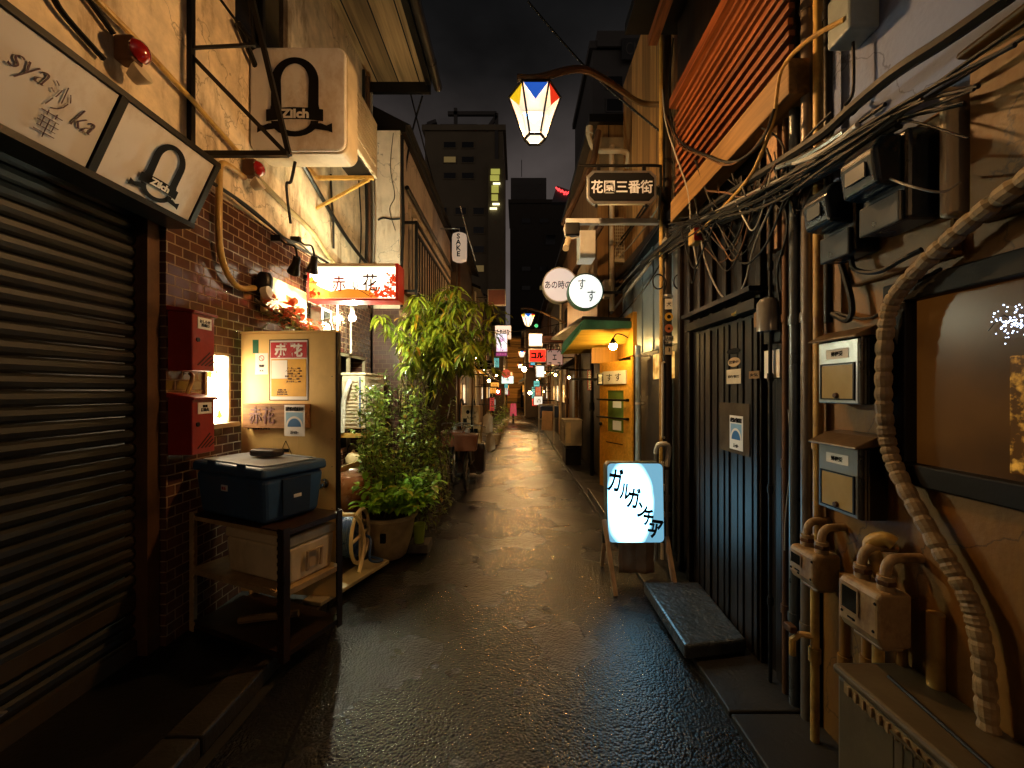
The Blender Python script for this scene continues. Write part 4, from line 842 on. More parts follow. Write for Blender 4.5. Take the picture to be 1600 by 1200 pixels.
# electricity meters and their ochre backing board
t = thing('meter_board', 'ochre backing board with a rounded cream edge behind the black meters', 'board', (1.40,1.35,2.1))
MB().box((1.385,1.30,2.03),(XR,1.72,2.52)).obj('board', M_ochre, t, bevel=.01)
mb = MB().box((1.33,1.265,2.14),(XR,1.298,2.545)); mb.obj('edge', M_cream, t, bevel=.014, seg=3)
def emeter(y0, y1, zb, zt, X, lab):
    t = thing('electric_meter', lab, 'electric meter', (X,(y0+y1)/2,zb), group='black electricity meters')
    MB().box((X+.05,y0,zb),(1.384,y1,zt)).obj('case', M_meterg, t, bevel=.012)
    MB().prism([(X+.049,y0+.015,zb+.115),(X-.035,y0+.015,zb+.125),(X-.05,y0+.015,zt-.06),(X-.02,y0+.015,zt-.012),(X+.049,y0+.015,zt-.008)], (0,y1-y0-.03,0)).obj('glass_cover', mat('dusty dark cover', (.014,.024,.036), .22, 0, var=.3, bump=.05), t, bevel=.014, seg=3)
    MB().box((X+.03,y0+.01,zb-.005),(X+.048,y1-.01,zb+.10)).obj('terminal_cover', M_meterg, t, bevel=.006)
    MB().box((X-.052,y0+.05,zb+.16),(X-.046,y1-.05,zb+.21)).obj('dial', mat('meter dial', (.12,.13,.13), .3, bump=0), t)
emeter(1.56, 1.73, 2.13, 2.42, 1.24, 'farther black electricity meter over the upper mailbox')
emeter(1.33, 1.51, 2.16, 2.46, 1.22, 'nearer black electricity meter against the ochre board')
put(MB().box((1.36,1.06,2.10),(XR,1.235,2.60)).box((1.33,1.05,2.601),(XR,1.245,2.62)).obj('cabinet', M_ochre, bevel=.008), 'ochre wall cabinet with a dark top at the right edge', 'cabinet')
put(MB().box((1.30,1.60,3.02),(XR,1.72,3.22)).obj('junction_box', mat('pale blue grey plastic', (.25,.30,.31), .4), bevel=.01), 'pale grey junction box high on the right plaster wall', 'junction box')
put(MB().tube(smoothpath([(1.37,1.67,3.02),(1.37,1.67,2.82),(1.36,1.70,2.78),(1.36,1.66,2.75),(1.36,1.62,2.74),(1.36,1.66,2.72),(1.36,1.72,2.76),(1.36,1.78,2.70),(1.37,1.86,2.66)],5), .006, 6).obj('cable', M_cable, smooth=True), 'thin cable with a knotted loop hanging from the grey junction box', 'cable')

# tape wrapped pipe snaking down the right wall
path = smoothpath([(1.33,.95,2.20),(1.33,1.15,2.12),(1.34,1.33,2.03),(1.345,1.46,1.93),(1.35,1.50,1.82),(1.355,1.515,1.6),(1.36,1.505,1.42),(1.36,1.46,1.30),(1.36,1.34,1.12),(1.37,1.25,.98),(1.37,1.21,.85),(1.37,1.19,.62),(1.38,1.16,.3)], 16)
rs = [.0235+(.003 if i % 4 < 3 else -.0015)+rnd.uniform(-.0012,.0012) for i in range(len(path))]
put(MB().tube(path, rs, 12).obj('wrapped_pipe', M_tape), 'thick tape wrapped pipe snaking down beside the dark window', 'pipe')
# near air conditioner
t = ac_unit('air_conditioner', 'wet outdoor air conditioner at the bottom right corner of the view', 1.15, 1.40, .62, 1.475, .05, .605, '-x', mface=mat('grimy shaded cream metal', (.10,.075,.04), .4, 0, var=.3, dirt=(.06,.04,.02), damt=.8))  # cream case: grime, plus the dim corner's shade darkened into the colour
mb = MB()
for i in range(26): mb.box((1.140,.66+i*.03,.545),(1.1485,.668+i*.03,.575))
mb.box((1.1485,.65,.54),(1.1495,1.44,.58)).obj('top_vents', mat('ochre vent', (.30,.2,.09), .5), t)
put(MB().tube([(1.25,.7,.622),(1.22,1.0,.622),(1.27,1.40,.622)], .006, 6).obj('cable', M_cable), 'thin cable lying on top of the bottom right air conditioner', 'cable')

# pipes between the two right hand houses
for i, (X, y, r, z0, z1, m, lab) in enumerate([
    (1.385,1.885,.020,.9,5.5,M_yellow,'bright ochre upright pipe beside the mailboxes'),
    (1.385,1.955,.027,.02,5.5,mat('brown grey pipe', (.16,.13,.105), .35, .3, dirt=(.05,.03,.02)),'thick brown grey drainpipe left of the ochre pipe'),
    (1.385,2.045,.024,.02,5.5,mat('steel blue pipe', (.13,.15,.16), .3, .5, dirt=(.07,.04,.02)),'steel blue drainpipe left of the thick brown one'),
    (1.375,1.81,.018,1.9,5.5,M_black,'black upright pipe near the farther electricity meter'),
    (1.390,2.12,.017,.02,3.1,M_rust,'rusty upright pipe at the corner of the dark boarded house'),
    (1.360,2.20,.010,.02,2.6,M_cable,'black hose running down the dark boarded wall')]):
    mb = MB().tube([(X,y,z0),(X,y,z1)], r, 12)
    for k in range(4):
        zz = z0+.45+(z1-z0-.6)*k/3.3; mb.lathe([(r+.005,-.022),(r+.006,.0),(r+.005,.022)], (X,y,zz), 12)
    put(mb.obj('drainpipe', m, smooth=True), lab, 'pipe')
# peeling post
put(MB().box((1.37,2.16,2.35),(1.43,2.25,3.6)).obj('post', mat('peeling timber', (.42,.22,.09), .6, var=.55, scale=9, dirt=(.06,.03,.02), dscale=7, damt=.9), bevel=.004), 'peeling ochre post at the corner among the cables', 'post')

# ------------------------------------------------------------------ right: dark boarded house with a slatted red balcony
B2 = thing('boarded_house', 'dark boarded house with a slatted red brown balcony screen', 'building', (1.6,2.8,0))
MB().box((1.44,1.91,.03),(7,3.68,6.5)).obj('wall', M_darkwood, B2)
mb = MB(); y = 1.98
for i in range(9): mb.box((1.405,y+i*.195,.035),(1.439,y+i*.195+.05,2.95))
mb.obj('battens', M_darkwood, B2, bevel=.006)
MB().box((1.28,1.93,3.00),(1.40,3.42,3.17)).obj('lower_beam', M_beam, B2, bevel=.006)
mb = MB()
for i in range(11): mb.box((1.29+rnd.uniform(-.004,.004),1.95+rnd.uniform(-.01,.01),3.217+i*.066+rnd.uniform(-.004,.004)),(1.32,3.36+rnd.uniform(-.04,.03),3.246+i*.066+rnd.uniform(-.004,.004)))
mb.obj('slats', M_slat, B2, bevel=.003)
for y in (2.0,2.45,2.9,3.33): MB().box((1.33,y,3.172),(1.37,y+.05,3.948)).obj('screen_post', M_darkwood, B2)
MB().box((1.27,1.93,3.95),(1.38,3.42,4.03)).obj('top_rail', M_slat, B2)
MB().box((1.0,1.9,4.9),(1.7,3.8,5.0)).obj('eave', M_black, B2)
MB().bar((1.22,2.2,4.9),(1.22,3.7,4.75),.08).obj('rafter', M_slat, B2)
mb = MB().box((1.40,2.35,.03),(1.436,3.2,2.05))
yq = 2.37
while yq < 3.15:
    wq = rnd.uniform(.028,.075); mb.box((1.388+rnd.uniform(-.004,.004),yq,.05),(1.4,min(yq+wq,3.19),2.03)); yq += wq+rnd.uniform(.012,.04)
mb.obj('dark_door', mat('dark lacquered door', (.012,.008,.005), .5, bump=.2, spec=.3, dirt=(.05,.03,.02)), B2)
MB().box((1.33,2.3,2.06),(1.438,3.25,2.12)).box((1.30,2.3,2.16),(1.438,3.25,2.19)).obj('door_lintel', M_black, B2)
# notices on the dark wall
wave_poster(frame((1.383,2.585,1.225),-90), .155, .215, 'white and blue dome print on the dark boarded wall inside a clear sleeve')
put(MB().box((1.3835,2.44,1.20),(1.3855,2.80,1.52)).obj('plastic_sleeve', mat('dusty clear plastic', (.10,.075,.05), .15, bump=.05)), 'dull plastic sleeve around the blue dome print on the dark wall', 'sleeve')
def wall_plate(name, lab, cat, px0, py0, px1, py1, X, m, parts=None, round_=False, txt=None):
    a, b = Wp(px0,py1,X), Wp(px1,py0,X); w, h = abs(a.y-b.y), b.z-a.z; c = Vector((X,(a.y+b.y)/2,(a.z+b.z)/2)); M = frame(c,-90)
    t = thing(name, lab, cat, mw=M)
    if round_:
        n = 24; MB().prism([(w/2*math.cos(2*math.pi*i/n), h/2*math.sin(2*math.pi*i/n), 0) for i in range(n)], (0,0,.003)).obj('disc', m, t, local=True)
    else: MB().box((-w/2,-h/2,0),(w/2,h/2,.003)).obj('plate', m, t, local=True)
    if txt: text(txt, .02, M @ Matrix.Translation((0,0,.004)), M_ink, t, w=w*.75)
    return t
wall_plate('tag', 'blank pale plate with rusty corners hung on the dark boarded wall', 'plate', 1195, 545, 1219, 591, 1.38, M_paper)
wall_plate('sticker', 'black oval sticker with a pale rim on the dark door', 'sticker', 1136, 542, 1157, 555, 1.386, M_ink, round_=True)
wall_plate('sticker', 'round tan sticker below the oval one on the dark door', 'sticker', 1138, 557, 1157, 574, 1.386, M_card, round_=True, txt='営業中')
wall_plate('sticker', 'square cream sticker with small marks on the dark door', 'sticker', 1136, 576, 1158, 600, 1.386, M_cream, txt='防犯')
wall_plate('sticker', 'torn ochre sticker right of the square cream one', 'sticker', 1171, 579, 1187, 592, 1.386, M_ochre, txt='火気')
t = thing('glass_meter', 'old electricity meter under a dusty glass jar on the dark wall', 'electric meter', (1.34,2.25,1.95))
c = Wp(1197,495,1.34)
MB().lathe([(.055,0),(.055,.15),(.04,.175),(.001,.18)], (1.35,c.y,c.z-.08), 18).obj('jar', mat('dusty glass', (.20,.19,.17), .12, 0, var=.3, bump=.02), t, smooth=True)
MB().box((1.37,c.y-.07,c.z-.14),(1.41,c.y+.07,c.z+.12)).obj('back_plate', M_black, t)
MB().box((1.30,c.y-.02,c.z-.05),(1.34,c.y+.045,c.z+.03)).obj('mechanism', M_ochre, t)
t = thing('horn_lamp', 'small brass lamp over the dark door', 'lamp', (1.36,2.7,2.15))
c = Wp(1155,485,1.36)
MB().tube(smoothpath([c+Vector((.05,0,.03)),c+Vector((-.01,.04,-.01)),c+Vector((-.02,0,-.02)),c+Vector((-.01,-.05,.01))],4), .014, 8).obj('shade', mat('brass', (.6,.36,.08), .3, .7), t, smooth=True)
put(MB().prism([(.97,2.37,.04),(1.005,2.37,.04),(1.36,2.43,.04),(1.40,3.16,.04),(.975,3.16,.04)], (0,0,.085)).obj('stone_step', M_slab, bevel=.015), 'cracked wet stone step beside the lane lit blue by the standing sign', 'step')
# pole with fastened strip
t = thing('utility_pole', 'dark utility pole wrapped with cables in front of the blue grey wall', 'pole', (1.44,3.95,0))
MB().tube([(1.44,3.95,0),(1.44,3.95,6.3)], [.052,.045], 14).obj('shaft', mat('dark pole steel', (.030,.024,.018), .4, .4, dirt=(.07,.04,.02)), t, smooth=True)
for z in (2.1,2.5,3.0,3.12,3.2,3.8,4.2): MB().lathe([(.056,-.015),(.058,0),(.056,.015)], (1.44,3.95,z), 14).obj('band', M_steel if z < 2.6 else M_black, t)
for i, (py, m, tx) in enumerate([(475,M_paper,'犬'),(495,mat('yellow sticker', (.6,.36,.04), .5),'●'),(513,mat('orange sticker', (.45,.14,.05), .5),'★'),(533,M_paper,'貼紙\n禁止'),(546,M_cream,'3')]):
    c = P(1045,py,3.89)
    tt = thing('sticker', ['small white skull like sticker','round yellow sticker','round orange sticker','white strip sticker','lowest cream sticker'][i]+' on the dark utility pole', 'sticker', c)
    if i in (1,2): MB().lathe([(.04,0),(.04,.004),(.001,.004)], c, 18, M=Matrix.Rotation(R(90),4,'X')).obj('disc', m, tt)
    else: MB().box(c+Vector((-.035,0,-.05)), c+Vector((.035,.004,.05))).obj('sheet', m, tt)
    text(tx, .05, frame(c+Vector((0,-.005,0)),0), M_ink, tt)
put(MB().tube([(1.37,3.9,.3),(1.37,3.9,6)], .018, 8).obj('conduit_pipe', M_yellow, smooth=True), 'ochre conduit strapped to the left side of the utility pole', 'pipe')
# hanging street sign
t = thing('street_sign', 'black hanging street sign with chamfered silver frame on an iron arm', 'street sign', (1.0,3.6,3.4))
a, b = P(917,318,3.6), P(1026,266,3.6); cx, cz, w, h = (a.x+b.x)/2, (a.z+b.z)/2, b.x-a.x, b.z-a.z; FB = frame((cx,3.6,cz),0)
def cham(w, h, c): return [(-w/2+c,-h/2),(w/2-c,-h/2),(w/2,-h/2+c),(w/2,h/2-c),(w/2-c,h/2),(-w/2+c,h/2),(-w/2,h/2-c),(-w/2,-h/2+c)]
mb = MB().prism([FB @ Vector((p[0],p[1],-.04)) for p in cham(w,h,.05)], FB.to_3x3() @ Vector((0,0,.038))); mb.obj('frame', M_steel, t, bevel=.004)
mb = MB().prism([FB @ Vector((p[0],p[1],-.001)) for p in cham(w-.045,h-.045,.045)], FB.to_3x3() @ Vector((0,0,.004))); mb.obj('plate', M_ink, t)
text('花園三番街', .12, FB @ Matrix.Translation((0,0,.005)), mat('silver lettering', (.66,.72,.95), .4, .2, bump=0), t, w=w*.88, bold=.002)
ar = P(905,257,3.6)
MB().tube(smoothpath([(ar.x,3.62,ar.z),(cx,3.62,ar.z),(b.x+.01,3.62,ar.z),(b.x+.045,3.63,ar.z-.04),(b.x+.05,3.65,cz-.05),(b.x+.05,3.7,cz-.25)],6), .013, 8).obj('arm', M_black, t, smooth=True)
for sx_ in (-.2,.2):
    MB().bar((cx+sx_,3.62,ar.z),(cx+sx_,3.62,cz+h/2),.028).obj('hanger', M_black, t)
    MB().sphere((cx+sx_*1.1,3.62,cz-h/2-.012),.016,8).obj('lower_bolt', M_black, t)
MB().bar((b.x,3.62,cz),(1.42,3.9,cz),.03).obj('stay', M_black, t)
# white camera bar
t = thing('camera_bar', 'white horizontal trunking bar with a security camera at its left end', 'camera', (1.0,3.95,3.2))
a, b = P(884,350,3.95), P(1030,342,3.95)
MB().box((a.x,3.93,a.z),(b.x,3.99,b.z)).obj('bar', mat('white trunking', (.55,.57,.60), .4, bump=.05), t, bevel=.005)
a = P(883,370,3.95); b = P(905,350,3.95)
MB().box((a.x,3.90,a.z),(b.x,4.0,b.z)).obj('camera_housing', M_black, t, bevel=.012)
MB().tube([(a.x,3.94,b.z-.01),(a.x-.01,3.94,(a.z+b.z)/2),(a.x+.01,3.94,a.z-.01),((a.x+b.x)/2,3.94,a.z-.02),(b.x,3.94,a.z-.005)], .008, 6).obj('bracket', M_white, t, smooth=True)
MB().tube([P(888,374,3.95), P(884,388,3.75)], .03, 10).obj('camera', M_cream, t, smooth=True)

# ------------------------------------------------------------------ standing sign in the lane
SX0, SX1 = P(948,0,3.3).x, P(1038,0,3.3).x; SZ0, SZ1 = P(0,848,3.3).z, P(0,723,3.3).z
t = thing('standing_sign', 'blue and white lit standing sign on leaning wooden legs', 'shop sign', ((SX0+SX1)/2,3.35,0))
FB = frame(((SX0+SX1)/2,3.3,(SZ0+SZ1)/2),0,-3); w, h = SX1-SX0, SZ1-SZ0
ms, ts, bs = nodes_of('standing sign face')
tcs = ts.nodes.new('ShaderNodeTexCoord'); mps = ts.nodes.new('ShaderNodeMapping'); mps.inputs['Location'].default_value = (-(SX0+SX1)/2+.055+(SX0+SX1)/2, 0, 0)
gs = ts.nodes.new('ShaderNodeVectorMath'); gs.operation = 'LENGTH'
sc_ = ts.nodes.new('ShaderNodeVectorMath'); sc_.operation = 'MULTIPLY'; sc_.inputs[1].default_value = (1.55,0,.83)
of_ = ts.nodes.new('ShaderNodeVectorMath'); of_.operation = 'ADD'; of_.inputs[1].default_value = (.05,0,-(SZ0+SZ1)/2+.01)
ts.links.new(tcs.outputs['Object'], of_.inputs[0]); ts.links.new(of_.outputs[0], sc_.inputs[0]); ts.links.new(sc_.outputs[0], gs.inputs[0])
rs_ = ts.nodes.new('ShaderNodeValToRGB'); rs_.color_ramp.elements[0].position = .275; rs_.color_ramp.elements[1].position = .335
rs_.color_ramp.elements[0].color = (.14,.33,.45,1); rs_.color_ramp.elements[1].color = (.011,.030,.042,1)
ns_ = ts.nodes.new('ShaderNodeTexNoise'); ns_.inputs['Scale'].default_value = 5; ts.links.new(tcs.outputs['Object'], ns_.inputs['Vector'])
ma_ = ts.nodes.new('ShaderNodeMath'); ma_.operation = 'MULTIPLY_ADD'; ma_.inputs[1].default_value = .05; ts.links.new(ns_.outputs['Fac'], ma_.inputs[0]); ts.links.new(gs.outputs['Value'], ma_.inputs[2])
ts.links.new(ma_.outputs[0], rs_.inputs[0]); ts.links.new(rs_.outputs[0], bs.inputs['Emission Color']); bs.inputs['Emission Strength'].default_value = 14.0
bs.inputs['Base Color'].default_value = (.3,.4,.5,1); bs.inputs['Roughness'].default_value = .3
mb = MB().rrect(w-.02,h-.02,.012,.035,-.006); mb.v = [FB @ p for p in mb.v]; mb.obj('lit_face', ms, t)
mb = MB().rrect(w,h,.12,.045,-.127); mb.v = [FB @ p for p in mb.v]; mb.obj('casing', mat('green grey casing', (.10,.12,.10), .4, .3, dirt=(.2,.12,.05)), t, bevel=.01)
for ch, px, py, s, sh_ in [('ガ',962,750,.205,-.05),('ル',977,768,.15,0),('ガ',990,778,.18,0),('ン',1003,796,.15,0),('チ',1012,808,.15,0),('ュ',1017,823,.12,0),('ア',1025,826,.18,0)]:
    q = P(px,py,3.3)-Vector(((SX0+SX1)/2,3.3,(SZ0+SZ1)/2))
    text(ch, s, FB @ Matrix.Translation((q.x,q.z,.008)) @ Matrix.Rotation(R(-8),4,'Z'), M_ink, t, bold=.006, sx=.6)
for a, b, c in (((944,812),(962,921),3.17),((1041,838),(1057,915),3.17)):
    p, q = P(a[0],a[1],3.32), P(b[0],b[1],c); q.z = .012
    MB().bar(p, q, .034, .028).obj('leg', wood('weathered leg wood', (.50,.34,.20), .6, 'Z', 1), t)
for sx_ in (SX0+.03, SX1-.03): MB().bar((sx_,3.44,SZ0+.2),(sx_+.02,3.72,.012),.03,.026).obj('leg', wood('weathered leg wood', (.50,.34,.20), .6, 'Z', 1), t)
for k, sx_ in enumerate((SX0-.01, SX1+.012)): MB().bar((sx_,3.36,SZ0-.02),(sx_,3.36,SZ0+.16),.03).obj('side_post', mat('worn green iron', (.05,.05,.04), .5, .4), t)
mb = MB(); n = 8; a, b = P(966,895,3.42), P(1022,846,3.42)
for j in range(n+1):
    for i in range(n+1): mb.v.append(Vector((a.x+(b.x-a.x)*i/n, 3.42+.015*math.sin(i*1.9)+.008*math.cos(j*1.3+i), b.z+(a.z-b.z)*j/n)))
for j in range(n):
    for i in range(n): q = j*(n+1)+i; mb.f.append((q,q+1,q+n+2,q+n+1)); mb.m.append(0)
o = mb.obj('paper_bag', mat('crumpled brown paper', (.30,.19,.10), .7, bump=.6, bscale=18), smooth=True); o.modifiers.new('s','SOLIDIFY').thickness = .004
put(o, 'crumpled brown paper bag hanging under the blue standing sign', 'bag')

# ------------------------------------------------------------------ left: things below the lit sign
t = ac_unit('air_conditioner', 'cream outdoor air conditioner with side grille on a yellow shelf behind the plants', -2.10, -1.82, 4.9, 5.6, 1.14, 1.80, '+x')
mb = MB()
for i in range(13): mb.box((-2.06,4.888,1.20+i*.042),(-1.90,4.8985,1.222+i*.042))
mb.obj('side_louvres', M_cream, t)
MB().box((-1.885,4.89,1.16),(-1.87,4.899,1.76)).obj('blue_stripe', mat('blue strip', (.02,.07,.25), .5), t)
MB().box((-2.1,4.85,1.04),(-1.78,5.65,1.085)).obj('shelf', M_yellow, t)
MB().tube(smoothpath([(-1.98,4.86,1.72),(-2.0,4.82,1.62),(-2.05,4.84,1.45),(-2.07,4.85,1.1)],5), .028, 8).obj('wrapped_hose', M_white, t, smooth=True)
for i, (x, y) in enumerate([(-1.98,4.95),(-1.88,5.05),(-1.80,5.2)]):
    t = thing('kettle', 'pale round kettle in the row under the shelf of the cream air conditioner', 'kettle', (x,y,.70), group='kettles under the shelf')
    MB().lathe([(.05,0),(.085,.03),(.09,.09),(.06,.14),(.02,.155),(.015,.18),(.001,.185)], (x,y,.70), 16).obj('body', M_wcool, t, smooth=True)
    MB().tube(smoothpath([(x-.07,y,.82),(x-.06,y,.92),(x,y,.96),(x+.06,y,.92),(x+.07,y,.82)],4), .008, 6).obj('handle', M_black, t, smooth=True)
put(MB().box((-2.1,4.8,.62),(-1.74,5.5,.698)).bar((-1.78,4.84,.08),(-1.78,4.84,.62),.03).bar((-1.78,5.45,.08),(-1.78,5.45,.62),.03).obj('low_bench', M_rust), 'low rusty bench under the air conditioner carrying the kettles', 'bench')
a, b = P(524,772,4.1), P(583,715,4.4)
mb = MB().prism([P(524,733,4.05),P(582,713,4.45),P(582,750,4.45),P(524,771,4.05)], (-.02,.015,0)); t = thing('leaning_board', 'pale plywood board with small handwritten marks behind the hose reel', 'board', (a.x,4.2,.5))
mb.obj('sheet', M_ply, t)
bd = (P(582,713,4.45)-P(524,733,4.05)).normalized(); 
Mx = Matrix.Translation((P(524,733,4.05)+P(582,750,4.45))/2) @ Matrix(((bd.x,0,bd.y,0),(bd.y,0,-bd.x,0),(bd.z,1,0,0),(0,0,0,1)))
Mx = frame((P(524,733,4.05)+P(582,750,4.45))/2+Vector((.004,-.006,0)), math.degrees(math.atan2(bd.y,bd.x)))
text('め', .07, Mx @ Matrix.Translation((.1,.07,.004)), M_ink, t); text('▪', .09, Mx, M_ink, t); text('めぐみ', .04, Mx @ Matrix.Translation((-.10,.05,.004)), M_card, t)
t = thing('ceramic_pot', 'large brown ceramic pot half hidden behind the ivory door', 'pot', (-1.52,3.75,.09)); 
MB().lathe([(.16,0),(.25,.10),(.29,.25),(.25,.38),(.22,.40),(.20,.38),(.001,.36)], (-1.62,4.0,.40), 24).obj('body', mat('brown ceramic', (.22,.08,.03), .28, 0, var=.3, dirt=(.08,.03,.015)), t, smooth=True)
put(MB().box((-1.85,3.8,.08),(-1.42,4.25,.39)).obj('wooden_crate', M_trd, bevel=.01), 'dark crate carrying the brown ceramic pot', 'crate')
# hose reel
t = thing('hose_reel', 'cream hose reel wound with blue hose beside the open door', 'hose reel', (-1.42,3.5,.09))
c = Vector((-1.45,3.5,.36))
for sx_ in (-.11,.11):
    n = 20; ring = [c+Vector((sx_, .20*math.cos(2*math.pi*i/n), .22*math.sin(2*math.pi*i/n))) for i in range(n+1)]
    MB().tube(ring, .016, 8).bar(c+Vector((sx_,-.2,0)),c+Vector((sx_,.2,0)),.02).bar(c+Vector((sx_,0,-.22)),c+Vector((sx_,0,.22)),.02).obj('side_ring', M_wcool, t, smooth=True)
    MB().tube(smoothpath([c+Vector((sx_*1.3,-.20,.24)),c+Vector((sx_*1.3,-.06,.1)),c+Vector((sx_*1.3,.0,-.1)),c+Vector((sx_*1.3,-.12,-.265))],4), .017, 8).obj('leg', M_wcool, t, smooth=True)
hel = [c+Vector((-.085+.17*i/150, (.135+.02*(i//75))*math.cos(i*.42), (.15+.02*(i//75))*math.sin(i*.42))) for i in range(151)]
MB().tube(hel, .0105, 6).obj('blue_hose', M_bluepl, t, smooth=True)
MB().tube(smoothpath([c+Vector((.08,.15,-.05)),c+Vector((.18,.05,-.05)),c+Vector((.2,-.02,-.2)),c+Vector((.26,.12,-.26)),c+Vector((.12,.2,-.26))],5), .0115, 6).obj('loose_hose_end', M_bluepl, t, smooth=True)
MB().tube([c+Vector((-.15,-.2,.24)),c+Vector((.15,-.2,.24))], .016, 8).obj('carry_handle', M_wcool, t, smooth=True)
# curb side plank
put(MB().prism([(-1.52,2.9,.088),(-1.37,2.86,.088),(-1.16,3.72,.03),(-1.34,3.78,.05)], (0,0,.03)).obj('plank', mat('pale concrete plank', (.33,.27,.16), .5, bump=.5, dirt=(.12,.08,.04)), bevel=.006), 'pale plank lying along the kerb beside the hose reel', 'plank')

# ------------------------------------------------------------------ plants
L_long = leafmat('long drooping leaf', (.10,.17,.012), (.33,.35,.025), .38)
L_small = leafmat('small shrub leaf', (.10,.19,.025), (.30,.42,.07), .32)
L_broad = leafmat('broad bright leaf', (.13,.32,.03), (.30,.55,.06), .28)
PX, PY = P(607,0,3.95).x, 3.95
t = thing('potted_shrub', 'bushy shrub with small leaves in a big glazed pot beside the kerb', 'potted plant', (PX,PY,.05))
MB().lathe([(.15,0),(.17,.02),(.225,.20),(.25,.36),(.275,.385),(.275,.415),(.25,.415),(.235,.38),(.001,.37)], (PX,PY,.012), 28).obj('pot', M_terr, t, smooth=True)
MB().lathe([(.236,.372),(.12,.395),(.001,.40)], (PX,PY,.015), 18).obj('soil', M_soil, t)
MB().box((PX+.005,PY-.262,.22),(PX+.05,PY-.235,.30)).obj('pot_label', M_ink, t)
mb = MB(); stems = []
for i in range(26):
    a = rnd.uniform(0,6.28); x0 = Vector((PX+.12*math.cos(a), PY+.12*math.sin(a), .40)); hgt = rnd.uniform(.9,1.62) if i > 7 else rnd.uniform(.5,.9)
    sp = rnd.uniform(.08,.34); q = [x0]
    for k in range(1,5): q.append(x0+Vector((math.cos(a)*sp*k/4+rnd.uniform(-.04,.04)+.05*k/4, math.sin(a)*sp*k/4+rnd.uniform(-.04,.04)+.25*k/4, (hgt-.4)*k/4)))
    stems.append(smoothpath(q,4)); mb.tube(stems[-1], [.009-.0004*j for j in range(len(stems[-1]))], 5)
mb.obj('stems', M_bark, t)
mb = MB()
for s_ in stems:
    for q in s_[4:]:
        for k in range(rnd.randint(10,17)):
            c = q+rdir()*rnd.uniform(.0,.10); leaf(mb, c, rdir(-.3,.9), rnd.uniform(.035,.075), rnd.uniform(.024,.044), .15)
mb.obj('foliage', L_small, t)
t = thing('low_plant', 'low plant with broad bright green leaves in front of the tall shrub', 'plant', (PX+.1,PY-.15,.4))
mb, ms_ = MB(), MB()
for i in range(52):
    a = rnd.uniform(0,6.28); d = Vector((math.cos(a), math.sin(a)*.8, 0)); L = rnd.uniform(.12,.42); c0 = Vector((PX+.06,PY-.06,.41)); c1 = c0+d*L+Vector((.06,-.02,rnd.uniform(.12,.36)))
    st = smoothpath([c0, c0.lerp(c1,.5)+Vector((0,0,.05)), c1], 4); ms_.tube(st, .004, 5)
    for q in st[3:]:
        for k in range(3): leaf(mb, q, (d*.6+rdir(-.1,.8)), rnd.uniform(.075,.115), rnd.uniform(.042,.06), .22, segs=4)
ms_.obj('stems', M_bark, t); mb.obj('foliage', L_broad, t)
# small tree with long drooping leaves
TX, TY = -1.18, 5.2
t = thing('small_tree', 'small tree with long drooping yellow green leaves over the potted shrub', 'tree', (TX,TY,.05))
tr = smoothpath([(TX-.05,TY,.03),(TX-.02,TY,.8),(TX+.06,TY+.05,1.5),(TX+.05,TY,2.1),(TX+.12,TY,2.5)],5)
mb = MB().tube(tr, [.035-.0011*i for i in range(len(tr))], 8); mb.obj('trunk', M_bark, t, smooth=True)
mb, lf = MB(), MB(); cen = P(692,520,TY)
for i in range(84):
    k = rnd.random(); root = tr[rnd.randint(7,len(tr)-1)]
    tgt = Vector((cen.x+rnd.gauss(0,.27), TY+rnd.gauss(.0,.28), cen.z+rnd.uniform(-.52,.50)))
    if rnd.random() < .16: tgt.z -= .35; tgt.x += rnd.uniform(-.1,.25)
    br = smoothpath([root, root.lerp(tgt,.55)+Vector((0,0,.13)), tgt],5); mb.tube(br, [.009-.0006*j for j in range(len(br))], 5)
    for j, q in enumerate(br[3:]):
        for m_ in range(2 if j < 5 else 6): leaf(lf, q+rdir()*.02, rdir(-.25,.7), rnd.uniform(.15,.26), rnd.uniform(.030,.048), rnd.uniform(.32,.6), segs=4)
mb.obj('branches', M_bark, t); lf.obj('crown', L_long, t)
# leafy dark mass behind
t = thing('climbing_plant', 'dark climbing plant between the small tree and the shrub', 'plant', (-1.4,5.0,.08))
mb, lf = MB(), MB()
for i in range(46):
    x0 = Vector((-1.35+rnd.uniform(-.15,.5),4.75+rnd.uniform(-.3,.6),.05)); hgt = rnd.uniform(.6,1.9)
    st = smoothpath([x0, x0+Vector((rnd.uniform(-.1,.1),rnd.uniform(-.1,.1),hgt*.5)), x0+Vector((rnd.uniform(-.2,.2),rnd.uniform(-.2,.2),hgt))],5); mb.tube(st, .006, 5)
    for q in st[2:]:
        for k in range(7): leaf(lf, q+rdir()*rnd.uniform(0,.1), rdir(-.5,.7), rnd.uniform(.045,.085), rnd.uniform(.02,.034), .3)
mb.obj('stems', M_bark, t); lf.obj('foliage', leafmat('dark leaf', (.05,.09,.015), (.17,.22,.035), .35), t)
t = thing('bucket', 'lime green plastic bucket beside the glazed pot', 'bucket', (P(655,0,4.0).x,4.0,.01))
c = P(655,0,4.05); MB().lathe([(.045,0),(.06,.17),(.066,.172),(.066,.185),(.056,.185),(.04,.02),(.001,.02)], (c.x,4.05,.10), 16).obj('pail', M_greenpl, t, smooth=True)
put(MB().box((c.x-.1,3.98,.012),(c.x+.1,4.2,.098)).obj('brick_block', mat('dark concrete block', (.06,.055,.05), .8), bevel=.008), 'dark concrete block carrying the lime green bucket', 'block')

